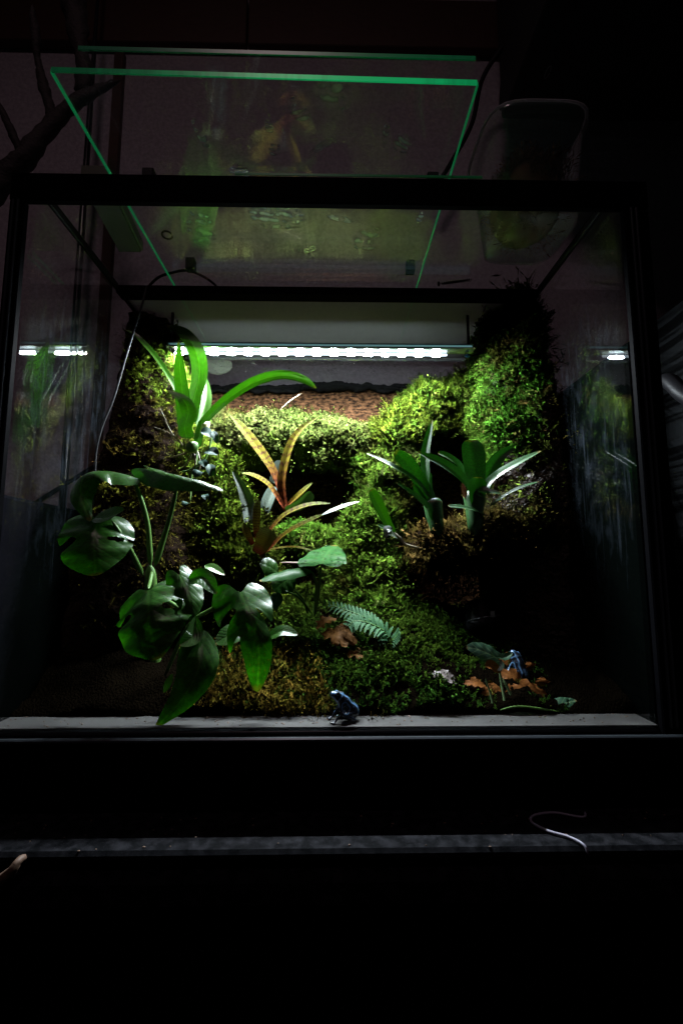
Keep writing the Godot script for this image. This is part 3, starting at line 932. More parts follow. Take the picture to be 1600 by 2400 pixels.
func build_tiger() -> void:
	var t := thing("striped_bromeliad", "tall yellow bromeliad with rust red tiger bands before the dark cave", "bromeliad", pt(650, 1200, 0.66))
	strap(t, M.tiger, 29, [[668, 1190, 0.655], [663, 1123, 0.655], [682, 1046, 0.660], [709, 1004, 0.665], [751, 973, 0.670]], Vector3(-0.5, 0.1, 1), LANCE, 0.6)
	strap(t, M.tiger, 31, [[662, 1160, 0.660], [640, 1105, 0.660], [613, 1062, 0.660], [571, 1008, 0.655], [540, 972, 0.650]], Vector3(0.5, 0.5, 0.8), STRAP, 0.3)
	strap(t, M.tiger, 24, [[664, 1188, 0.650], [632, 1140, 0.645], [598, 1117, 0.640], [567, 1109, 0.635]], Vector3(0.2, 0.9, 0.6))
	strap(t, M.tiger, 22, [[668, 1190, 0.650], [698, 1163, 0.645], [732, 1132, 0.640]], Vector3(-0.4, 0.7, 0.7))
	strap(t, M.silver, 32, [[672, 1195, 0.645], [705, 1180, 0.640], [731, 1155, 0.640]], Vector3(0.4, -0.4, 0.8), BLUNT)
	strap(t, M.silver, 30, [[640, 1130, 0.675], [650, 1105, 0.675], [658, 1080, 0.675]], Vector3(0, 0.2, 1), BLUNT)
	strap(t, M.silver, 30, [[612, 1240, 0.670], [622, 1190, 0.670], [642, 1140, 0.675]], Vector3(0, 0.2, 1), BLUNT)
	var b := thing("striped_bromeliad", "low spreading rosette of banded leaves at the foot of the tall striped bromeliad", "bromeliad", pt(625, 1275, 0.595))
	strap(b, M.tiger, 24, [[620, 1262, 0.595], [640, 1235, 0.590], [671, 1205, 0.585], [724, 1184, 0.580], [774, 1180, 0.575]], Vector3(-0.1, 0.9, 0.6))
	strap(b, M.tiger, 19, [[628, 1290, 0.590], [660, 1258, 0.585], [697, 1234, 0.580], [755, 1207, 0.575]], Vector3(0, 0.8, 0.6), BLUNT)
	strap(b, M.silver, 24, [[752, 1209, 0.575], [800, 1190, 0.570], [842, 1176, 0.565]], Vector3(0, 0.9, 0.5), OVAL)
	strap(b, M.silver, 32, [[585, 1225, 0.610], [580, 1180, 0.615], [567, 1143, 0.615], [545, 1104, 0.615]], Vector3(0.3, 0.1, 1), LANCE)
	strap(b, M.tiger, 24, [[603, 1265, 0.600], [602, 1220, 0.597], [605, 1172, 0.597]], Vector3(0, 0.1, 1), BLUNT, 0.7)
	strap(b, M.tiger, 19, [[592, 1275, 0.595], [580, 1250, 0.590], [570, 1225, 0.590]], Vector3(0.2, 0.3, 1))
	strap(b, M.tiger, 50, [[608, 1298, 0.590], [620, 1270, 0.580], [634, 1240, 0.575]], Vector3(0.1, 0.5, 1), BLUNT, 0.5)
	strap(b, M.tiger, 17, [[615, 1300, 0.585], [645, 1287, 0.575], [690, 1283, 0.570], [735, 1292, 0.565]], Vector3(0, 1, 0.3))

func build_bromeliads() -> void:
	var a := thing("green_bromeliad", "upright dark green bromeliad with narrow silvery leaves, nearer the sloping branch", "bromeliad", pt(1020, 1245, 0.57), "green bromeliads on the root block")
	strap(a, M.bromeliad, 24, [[1015, 1180, 0.575], [999, 1115, 0.575], [997, 1060, 0.578], [1012, 984, 0.58]], Vector3(-0.5, 0.2, 1))
	strap(a, M.bromeliad, 38, [[1012, 1190, 0.57], [990, 1140, 0.57], [959, 1092, 0.568], [925, 1060, 0.565]], Vector3(-0.2, 0.3, 1), BLUNT)
	strap(a, M.bromeliad, 25, [[1008, 1170, 0.565], [975, 1128, 0.56], [925, 1096, 0.555], [860, 1063, 0.55]], Vector3(-0.1, 0.85, 0.6))
	strap(a, M.bromeliad, 24, [[1014, 1215, 0.56], [1001, 1188, 0.555], [967, 1158, 0.55], [927, 1130, 0.548]], Vector3(0, 0.7, 0.8), LANCE)
	strap(a, M.bromeliad, 12, [[1008, 1110, 0.57], [1010, 1150, 0.565], [1032, 1195, 0.56]], Vector3(0.6, 0.2, 1))
	strap(a, M.bromeliad, 20, [[1010, 1190, 0.57], [985, 1165, 0.568], [968, 1135, 0.566]], Vector3(0, 0.2, 1))
	obj("leaf_vase", tube(sp([[1027, 1255, 0.565], [1018, 1210, 0.568], [1012, 1165, 0.572]]), [0.007, 0.011, 0.013], 12, 12), M.bromeliad, a)
	var b := thing("green_bromeliad", "broad leaved dark green bromeliad spreading beside the right bark column", "bromeliad", pt(1112, 1241, 0.565), "green bromeliads on the root block")
	strap(b, M.bromeliad, 58, [[1117, 1165, 0.57], [1112, 1115, 0.572], [1108, 1070, 0.575], [1102, 1032, 0.58]], Vector3(0, 0.15, 1), BLUNT, 0.3)
	strap(b, M.bromeliad, 40, [[1108, 1155, 0.565], [1085, 1125, 0.56], [1043, 1092, 0.553], [978, 1060, 0.548]], Vector3(-0.05, 0.65, 0.8), STRAP)
	strap(b, M.bromeliad, 24, [[1095, 1125, 0.58], [1075, 1090, 0.58], [1048, 1070, 0.578], [1026, 1062, 0.575]], Vector3(0, 0.6, 0.8), BLUNT)
	strap(b, M.bromeliad, 36, [[1130, 1150, 0.575], [1148, 1100, 0.575], [1175, 1066, 0.575], [1217, 1042, 0.575]], Vector3(0.2, 0.3, 1), LANCE)
	strap(b, M.bromeliad, 30, [[1128, 1160, 0.56], [1150, 1125, 0.555], [1200, 1092, 0.548], [1267, 1057, 0.54]], Vector3(0.1, 0.85, 0.6))
	strap(b, M.bromeliad, 48, [[1115, 1185, 0.56], [1115, 1155, 0.55], [1118, 1118, 0.545]], Vector3(0, 0.2, 1), BLUNT, 0.5)
	strap(b, M.bromeliad, 30, [[1118, 1175, 0.555], [1122, 1148, 0.545], [1142, 1152, 0.538], [1177, 1157, 0.532]], Vector3(-0.1, 0.7, 0.8), LANCE)
	strap(b, M.bromeliad, 16, [[1150, 1185, 0.555], [1185, 1160, 0.55], [1222, 1142, 0.545], [1263, 1129, 0.54]], Vector3(0, 0.9, 0.5))
	strap(b, M.bromeliad, 22, [[1128, 1215, 0.555], [1120, 1200, 0.548], [1085, 1190, 0.54], [1050, 1187, 0.535]], Vector3(0, 0.9, 0.6), BLUNT)
	obj("leaf_vase", tube(sp([[1114, 1255, 0.56], [1112, 1200, 0.562], [1112, 1145, 0.566]]), [0.008, 0.011, 0.016], 12, 12), M.bromeliad, b)
	var red := leafy(vein_tex(Color(0.12, 0.02, 0.02), Color(0.14, 0.03, 0.02), 0, 0, 0, 0.2, 0.3), 0.4, 0.4)
	strap(b, red, 12, [[1108, 1190, 0.562], [1090, 1160, 0.56], [1082, 1130, 0.56]], Vector3(-0.4, 0.2, 1)).set_meta("label", "narrow dark red leaf")
	var c := thing("bromeliad_offshoot", "small bright bromeliad offshoot on a runner over the sloping branch", "bromeliad", pt(920, 1255, 0.56))
	strap(c, M.orchid, 30, [[918, 1250, 0.56], [903, 1218, 0.557], [886, 1183, 0.553], [868, 1147, 0.55]], Vector3(0.2, 0.25, 1), BLUNT)
	strap(c, M.silver, 26, [[930, 1262, 0.555], [915, 1250, 0.548], [908, 1240, 0.545], [903, 1262, 0.54]], Vector3(0, 0.7, 0.7), OVAL)
	strap(c, M.bromeliad, 14, [[918, 1245, 0.56], [900, 1238, 0.555], [884, 1230, 0.55]], Vector3(0, 0.6, 0.8))
	stalk(c, M.root, [7, 6, 5, 4], [[918, 1245, 0.56], [938, 1262, 0.56], [953, 1277, 0.565], [1000, 1288, 0.585]], "runner")

func big_leaf(parent: Node, outline: PackedVector2Array, px: float, path: Array, face: Vector3, fold: float, droop: float, ripple: float = 0.03, m: Material = M.philo, twist: float = 0.0) -> MeshInstance3D:
	var d: float = path[path.size() / 2][2]
	return obj("leaf", blade(outline, sp(path), px * 0.5 * d / FOCAL, face, fold, droop, ripple * 1.6, 0.05, twist, 0.14), m, parent)

func build_philodendron() -> void:
	var t := thing("philodendron", "large philodendron with lobed dark green leaves at the front left", "philodendron", pt(355, 1620, 0.5))
	var split := poly([[0, 0.03], [0.35, -0.12], [0.8, -0.08], [1.0, 0.15], [0.95, 0.36], [0.62, 0.30], [0.5, 0.36], [0.9, 0.5], [0.82, 0.72], [0.45, 0.9], [0, 1.0], [-0.42, 0.88], [-0.8, 0.66], [-0.95, 0.42], [-0.4, 0.42], [-0.36, 0.34], [-0.9, 0.32], [-1.0, 0.1], [-0.75, -0.1], [-0.3, -0.1]])
	var finger := poly([[0, 0.02], [0.3, -0.18], [0.75, -0.2], [1.0, 0.0], [1.0, 0.28], [0.82, 0.18], [0.45, 0.14], [0.35, 0.22], [0.62, 0.30], [0.85, 0.42], [0.9, 0.66], [0.72, 0.56], [0.5, 0.5], [0.52, 0.66], [0.32, 0.88], [0.0, 1.0], [-0.28, 0.86], [-0.42, 0.62], [-0.34, 0.42], [-0.22, 0.28], [-0.38, 0.34], [-0.58, 0.46], [-0.8, 0.2], [-0.72, 0.0], [-0.4, -0.08]])
	# upper pair on tall stalks
	big_leaf(t, HEART, 92, [[300, 1113, 0.495], [250, 1104, 0.485], [200, 1112, 0.47], [190, 1160, 0.462], [212, 1222, 0.458]], Vector3(-0.15, 1.0, 0.35), -0.15, 0.45)
	big_leaf(t, HEART, 78, [[350, 1098, 0.505], [405, 1114, 0.49], [470, 1130, 0.478], [522, 1150, 0.47]], Vector3(0.05, 0.9, 0.55), -0.1, 0.55)
	# dim leaf at the pane
	big_leaf(t, split, 165, [[232, 1215, 0.475], [222, 1255, 0.462], [222, 1300, 0.455], [224, 1350, 0.452]], Vector3(0.3, -0.05, 0.95), -0.1, 0.3)
	strap(t, M.philo, 60, [[222, 1215, 0.475], [255, 1212, 0.47], [292, 1195, 0.465]], Vector3(0, 0.7, 0.7), OVAL)
	# middle leaves
	big_leaf(t, split, 190, [[348, 1380, 0.475], [348, 1420, 0.458], [353, 1480, 0.448], [372, 1545, 0.445]], Vector3(-0.12, 0.5, 0.9), -0.1, 0.35, 0.05)
	big_leaf(t, HEART, 74, [[420, 1345, 0.485], [438, 1380, 0.475], [448, 1418, 0.468], [446, 1458, 0.465]], Vector3(0.25, 0.5, 0.9), -0.1, 0.3)
	strap(t, M.philo, 48, [[440, 1360, 0.485], [475, 1355, 0.48], [508, 1392, 0.475]], Vector3(0.2, 0.6, 0.9), OVAL)
	big_leaf(t, finger, 152, [[562, 1385, 0.475], [586, 1440, 0.458], [606, 1520, 0.448], [603, 1622, 0.445]], Vector3(0.05, 0.5, 0.95), -0.12, 0.28, 0.04)
	# front leaf hanging over the sill
	big_leaf(t, poly([[0, 0.0], [0.45, -0.06], [0.9, 0.1], [1.0, 0.32], [0.75, 0.6], [0.35, 0.86], [0, 1.0], [-0.3, 0.82], [-0.62, 0.55], [-0.75, 0.3], [-0.6, 0.12], [-0.3, 0.0]]), 112, [[466, 1480, 0.462], [468, 1555, 0.445], [432, 1632, 0.435], [366, 1705, 0.4285]], Vector3(0.15, 0.4, 1), -0.15, 0.3, 0.03)
	strap(t, M.philo, 42, [[458, 1446, 0.462], [456, 1485, 0.455], [442, 1500, 0.45], [420, 1512, 0.445]], Vector3(0.3, 0.4, 1), OVAL)
	strap(t, M.philo, 52, [[565, 1478, 0.485], [540, 1488, 0.478], [504, 1508, 0.472]], Vector3(0.2, 0.7, 0.8), OVAL, 0.2)
	strap(t, M.philo, 34, [[620, 1500, 0.485], [660, 1480, 0.48], [698, 1488, 0.478]], Vector3(0, 0.8, 0.7), OVAL)
	strap(t, M.orchid, 24, [[480, 1326, 0.52], [500, 1332, 0.515], [527, 1348, 0.51]], Vector3(0, 0.8, 0.7), OVAL)
	strap(t, M.orchid, 16, [[404, 1580, 0.452], [394, 1602, 0.45], [384, 1624, 0.45]], Vector3(0.2, 0.3, 1), OVAL)
	# stalks
	stalk(t, M.stem, [9, 11, 15], [[316, 1126, 0.495], [345, 1221, 0.51], [353, 1330, 0.52]], "leaf_stalk")
	stalk(t, M.stem, [9, 11, 17], [[416, 1140, 0.492], [395, 1225, 0.51], [362, 1330, 0.52]], "leaf_stalk")
	stalk(t, M.stem, [9, 11, 14], [[262, 1218, 0.475], [303, 1284, 0.49], [336, 1350, 0.51]], "leaf_stalk")
	stalk(t, M.stem, [9, 9, 10], [[562, 1385, 0.475], [500, 1425, 0.48], [440, 1470, 0.49], [380, 1600, 0.5]], "leaf_stalk")
	stalk(t, M.stem, [8, 9, 12], [[348, 1380, 0.475], [352, 1365, 0.50], [356, 1340, 0.52]], "leaf_stalk")
	stalk(t, M.stem, [8, 9, 12], [[466, 1480, 0.462], [440, 1440, 0.478], [380, 1400, 0.51]], "leaf_stalk")
	obj("main_stem", tube(sp([[352, 1320, 0.52], [356, 1400, 0.525], [362, 1520, 0.53], [366, 1700, 0.53]]), [0.006, 0.007, 0.007, 0.007], 16, 10, 0.001, 900), M.stem, t)

var wet_leaf: MeshInstance3D

func build_small_plants() -> void:
	# heart-leaved plant with a wet leaf
	var h := thing("heart_leaved_plant", "small plant with a wet heart shaped leaf in the middle of the ground", "plant", pt(738, 1444, 0.57))
	wet_leaf = big_leaf(h, HEART, 108, [[752, 1322, 0.555], [756, 1312, 0.575], [770, 1292, 0.605], [785, 1278, 0.63]], Vector3(-0.05, 0.9, 0.45), 0.05, 0.1, 0.03, M.heart)
	big_leaf(h, OVAL, 46, [[732, 1340, 0.555], [700, 1337, 0.55], [655, 1347, 0.545], [608, 1362, 0.54]], Vector3(0, 0.9, 0.5), 0.1, 0.35, 0.03, M.heart)
	big_leaf(h, OVAL, 60, [[690, 1352, 0.565], [665, 1365, 0.56], [640, 1385, 0.555]], Vector3(0.1, 0.4, 0.9), 0.1, 0.25, 0.03, M.philo)
	big_leaf(h, OVAL, 44, [[650, 1340, 0.585], [628, 1326, 0.58], [608, 1320, 0.575]], Vector3(0, 0.5, 0.9), 0.1, 0.25, 0.03, M.philo)
	big_leaf(h, OVAL, 30, [[655, 1390, 0.55], [648, 1405, 0.548], [640, 1428, 0.545]], Vector3(0.3, 0.4, 0.9), 0.1, 0.25, 0.03, M.creeper)
	stalk(h, M.stem, [6, 8, 12], [[752, 1323, 0.555], [748, 1370, 0.562], [736, 1446, 0.57]], "leaf_stalk")
	stalk(h, M.stem, [6, 7, 10], [[732, 1340, 0.555], [741, 1372, 0.56], [738, 1446, 0.568]], "leaf_stalk")
	stalk(h, M.stem, [5, 5, 6], [[663, 1384, 0.555], [700, 1400, 0.56], [732, 1440, 0.57]], "leaf_stalk")
	stalk(h, M.stem, [4, 5, 6], [[685, 1378, 0.56], [710, 1405, 0.565], [721, 1440, 0.57]], "leaf_stalk")
	# creeping vine with bluish leaves under the orchid
	var v := thing("creeping_vine", "creeping vine with small blue grey overlapping leaves below the orchid", "vine", pt(490, 1060, 0.6))
	for q in [[498, 1022, 470, 1012, 44, 0.6], [482, 1058, 512, 1066, 40, 0.595], [470, 1080, 482, 1095, 28, 0.592], [492, 1088, 496, 1118, 30, 0.59], [470, 1105, 456, 1118, 34, 0.588], [500, 1010, 508, 1040, 22, 0.602], [478, 1160, 484, 1172, 22, 0.58], [440, 1178, 428, 1186, 20, 0.58]]:
		strap(v, M.creeper, q[4] * 0.8, [[q[0], q[1], q[5]], [(q[0] + q[2]) * .5, (q[1] + q[3]) * .5 - 3, q[5] - 0.006], [q[2], q[3], q[5] - 0.008]], Vector3(0.15, 0.55, 0.8), OVAL)
	stalk(v, M.stem, [5, 5, 4], [[500, 1005, 0.602], [484, 1070, 0.598], [452, 1105, 0.594], [446, 1180, 0.585]], "stem")
	stalk(v, M.stem, [5, 4, 4], [[462, 1060, 0.6], [455, 1095, 0.597], [415, 1110, 0.595]], "stem")
	# two fern fronds
	var f := thing("small_fern", "small blue green fern with two lacy fronds beside the brown oak leaves", "fern", pt(870, 1510, 0.55))
	for q in [[[[915, 1530, 0.555], [900, 1480, 0.545], [840, 1455, 0.535], [815, 1470, 0.53]], 44], [[[900, 1475, 0.55], [860, 1450, 0.55], [810, 1430, 0.55], [752, 1412, 0.55]], 40], [[[905, 1520, 0.552], [930, 1490, 0.54], [935, 1478, 0.535]], 24]]:
		frond(f, sp(q[0]), q[1] * 0.45 / FOCAL)
	# pale-veined plant at the right front
	var al := thing("pale_veined_plant", "plant with pale veined arrow leaves at the front right sill", "plant", pt(1190, 1690, 0.458))
	big_leaf(al, poly([[0, 0.0], [0.6, -0.2], [0.75, 0.05], [1, 0.3], [0.8, 0.65], [0.3, 0.95], [0, 1.0], [-0.4, 0.9], [-0.85, 0.6], [-0.95, 0.3], [-0.7, 0.05], [-0.5, -0.22]]), 50, [[1168, 1545, 0.475], [1145, 1533, 0.472], [1118, 1522, 0.47], [1092, 1517, 0.468]], Vector3(0.1, 0.6, 0.85), 0.1, 0.2, 0.03, M.alocasia)
	strap(al, M.alocasia, 18, [[1165, 1540, 0.475], [1182, 1540, 0.478], [1200, 1530, 0.48]], Vector3(0, 0.6, 0.8), OVAL)
	strap(al, M.alocasia, 24, [[1165, 1545, 0.475], [1168, 1560, 0.472], [1160, 1572, 0.47]], Vector3(0, 0.6, 0.8), OVAL)
	big_leaf(al, OVAL, 44, [[1185, 1668, 0.455], [1220, 1662, 0.456], [1260, 1668, 0.456], [1305, 1680, 0.455]], Vector3(0, 0.9, 0.5), 0.1, 0.2, 0.03, M.alocasia)
	big_leaf(al, OVAL, 36, [[1180, 1672, 0.456], [1140, 1668, 0.456], [1100, 1672, 0.455], [1060, 1681, 0.454]], Vector3(0, 0.9, 0.5), 0.1, 0.2, 0.03, M.alocasia)
	big_leaf(al, OVAL, 36, [[1290, 1665, 0.462], [1315, 1650, 0.465], [1350, 1642, 0.468]], Vector3(0, 0.8, 0.6), 0.1, 0.2, 0.03, M.alocasia)
	big_leaf(al, OVAL, 36, [[1195, 1660, 0.46], [1215, 1640, 0.468], [1255, 1650, 0.47]], Vector3(0, 0.8, 0.6), 0.1, 0.2, 0.03, M.alocasia)
	var st2 := mat(lin(0.05, 0.09, 0.03), 0.5)
	stalk(al, st2, [5, 6, 9], [[1166, 1548, 0.475], [1176, 1610, 0.468], [1192, 1692, 0.456]], "leaf_stalk")
	stalk(al, st2, [5, 7, 9], [[1176, 1588, 0.475], [1200, 1640, 0.468], [1202, 1690, 0.457]], "leaf_stalk")
	stalk(al, st2, [3, 6, 8], [[1136, 1590, 0.466], [1150, 1630, 0.463], [1160, 1680, 0.457]], "leaf_stalk")
	stalk(al, M.stem, [4, 5, 5], [[1170, 1664, 0.452], [1220, 1656, 0.452], [1310, 1668, 0.452]], "leaf_stalk")
	strap(al, M.dry, 26, [[1172, 1575, 0.472], [1150, 1560, 0.466], [1136, 1562, 0.462]], Vector3(0, 0.5, 0.9), OVAL).set_meta("label", "withered orange leaf")

func frond(parent: Node, p: Array, w: float) -> void:
	# leaflets along a midrib, each cut into lobes
	var st := begin()
	var n := 17
	var lobe := poly([[0, 0], [0.35, 0.06], [0.5, 0.2], [0.3, 0.28], [0.48, 0.4], [0.26, 0.48], [0.38, 0.62], [0.2, 0.7], [0.22, 0.85], [0, 1], [-0.22, 0.85], [-0.2, 0.7], [-0.38, 0.62], [-0.26, 0.48], [-0.48, 0.4], [-0.3, 0.28], [-0.5, 0.2], [-0.35, 0.06]])
	var stem := obj("frond_rib", tube(p, [0.0012, 0.0009, 0.0005], 14, 6), M.stem, parent)
	for i in range(1, n):
		var t := i / float(n)
		var c := cr(p, t)
		var T := (cr(p, t + 0.02) - cr(p, t - 0.02)).normalized()
		var B := T.cross(Vector3(0, 0.75, 0.6)).normalized()
		for s in [-1.0, 1.0]:
			var l: float = w * (0.35 + 0.6 * sin(PI * (0.25 + 0.72 * t)))
			var dir: Vector3 = (B * s + T * 0.45 + Vector3(0, rng.randf() * 0.2, 0)).normalized()
			var leaf := obj("leaflet", blade(lobe, [c, c + dir * l * 0.5, c + dir * l + Vector3(0, -l * 0.15, 0)], l * 0.30, Vector3(0, 0.75, 0.6), 0.1, 0.1, 0.0, 0.3), M.fern, stem)
			leaf.position = Vector3.ZERO - world_of(stem)

func oak(label: String, c: Vector3, size: float, yaw: float, tilt: Vector3, m: Material) -> void:
	var o := poly([[0.06, 0.0], [0.3, 0.1], [0.55, 0.12], [0.62, 0.25], [0.42, 0.32], [0.75, 0.38], [0.98, 0.5], [0.9, 0.6], [0.58, 0.6], [0.8, 0.72], [0.74, 0.82], [0.42, 0.82], [0.3, 0.95], [0, 1.0], [-0.3, 0.94], [-0.45, 0.8], [-0.78, 0.8], [-0.8, 0.7], [-0.55, 0.58], [-0.95, 0.56], [-0.98, 0.46], [-0.7, 0.36], [-0.4, 0.3], [-0.6, 0.22], [-0.5, 0.1], [-0.25, 0.08], [-0.06, 0.0]])
	var dir := Vector3(cos(yaw), 0, sin(yaw)) * size
	var face := tilt.normalized()
	dir = dir - face * dir.dot(face)
	var lift := face * size * 0.12
	var t := thing("dry_leaf", label, "leaf", c, "dead leaves on the ground")
	obj("leaf_blade", blade(o, [c - dir * 0.5, c + lift, c + dir * 0.5 - lift * 0.3], size * 0.38, face, 0.15 + rng.randf() * 0.2, rng.randf() * 0.5, 0.16, 0.09), m, t)
	obj("leaf_stalk", tube([c - dir * 0.49, c - dir * 0.62 + lift * 0.5], [0.0006, 0.0005], 4, 6), M.twig, t)

func build_litter() -> void:
	oak("brown oak leaf lying in front of the small fern, largest of its pile", pt(795, 1495, 0.535), 0.044, 0.5, Vector3(-0.1, 1, 0.8), M.dry_pale)
	oak("brown oak leaf tucked behind the largest one, nearest the wet heart leaf stalks", pt(765, 1462, 0.555), 0.03, 2.6, Vector3(-0.2, 1, 0.5), M.dry_pale)
	oak("brown oak leaf at the lower end of the pile below the small fern", pt(845, 1540, 0.522), 0.034, 0.1, Vector3(0.1, 1, 0.4), M.dry_pale)
	oak("torn brown oak leaf standing up under the small fern", pt(812, 1478, 0.545), 0.034, 1.2, Vector3(-0.1, 0.6, 0.9), M.dry_pale)
	oak("large orange brown leaf behind the pale veined plant", pt(1235, 1628, 0.475), 0.046, 0.1, Vector3(0.1, 0.8, 0.9), M.dry)
	oak("orange brown leaf crossed by the pale veined plant's stalks", pt(1160, 1630, 0.478), 0.036, 2.9, Vector3(-0.1, 0.8, 0.8), M.dry)
	oak("small tan leaf curled upright beside the bark column's foot", pt(1268, 1598, 0.485), 0.024, 1.4, Vector3(0.2, 0.4, 1), M.dry)
	oak("tan leaf standing behind the upright frog's right side", pt(1237, 1562, 0.515), 0.024, 1.2, Vector3(0.3, 0.4, 1), M.dry)
	oak("brown leaf edge sticking out between the arrow leaf and the upright frog", pt(1187, 1547, 0.53), 0.022, 0.3, Vector3(-0.2, 0.5, 1), M.dry)
	oak("pale wet leaf lying flat on the moss left of the pale veined plant", pt(1040, 1590, 0.49), 0.028, 0.4, Vector3(0.1, 1, 0.5), mat(lin(0.12, 0.10, 0.095), 0.4, 0.3))
	oak("small brown leaf on wet soil under the arrow leaf", pt(1112, 1605, 0.485), 0.022, 0.1, Vector3(0, 1, 0.5), M.dry)
	oak("brown leaf under the upright frog sloping down to the right", pt(1200, 1590, 0.495), 0.032, 0.5, Vector3(0.2, 0.8, 0.8), M.dry)
	oak("reddish leaf scrap in the dark right corner by the sill", pt(1462, 1668, 0.46), 0.02, 1.0, Vector3(0, 0.5, 1), M.dry)
	var tw := obj("twig", tube(sp([[655, 1318, 0.60], [720, 1322, 0.595], [790, 1324, 0.59]]), [0.0018, 0.002, 0.0012], 10, 6, 0.0006, 900), M.twig)
	tag(tw, "thin brown twig lying behind the wet heart shaped leaf", "twig")
	var hair := obj("plant_stalk", tube(sp([[657, 960, 0.69], [680, 940, 0.685], [708, 921, 0.68]]), [0.0012, 0.0012, 0.001], 10, 6), M.root)
	tag(hair, "thin pale dry stalk leaning against the bare cork panel", "stalk")
	# dark pot in the cave
	var pot := thing("black_canister", "black round canister lying in the dark hollow below the bromeliads", "canister", pt(1130, 1450, 0.6))
	var cm := mat(lin(0.003, 0.0035, 0.004), 0.4, 0.2)
	var c := pt(1130, 1490, 0.61)
	obj("canister_body", tube([c + Vector3(0, 0, 0.0), c + Vector3(0.006, 0.045, -0.02)], [0.021, 0.021], 12, 24), cm, pot)
	obj("canister_rim", tube(ring(c + Vector3(0.003, 0.022, 0.002), Vector3(0.0225, 0.003, 0), Vector3(0, 0.006, 0.0225), 24), [0.0009], 48, 6), mat(lin(0.02, 0.022, 0.025), 0.3), pot)
	obj("paper_tag", box(pt(1149, 1447, 0.583), pt(1158, 1432, 0.584), 0.0002), mat(lin(0.1, 0.11, 0.11), 0.5), pot)

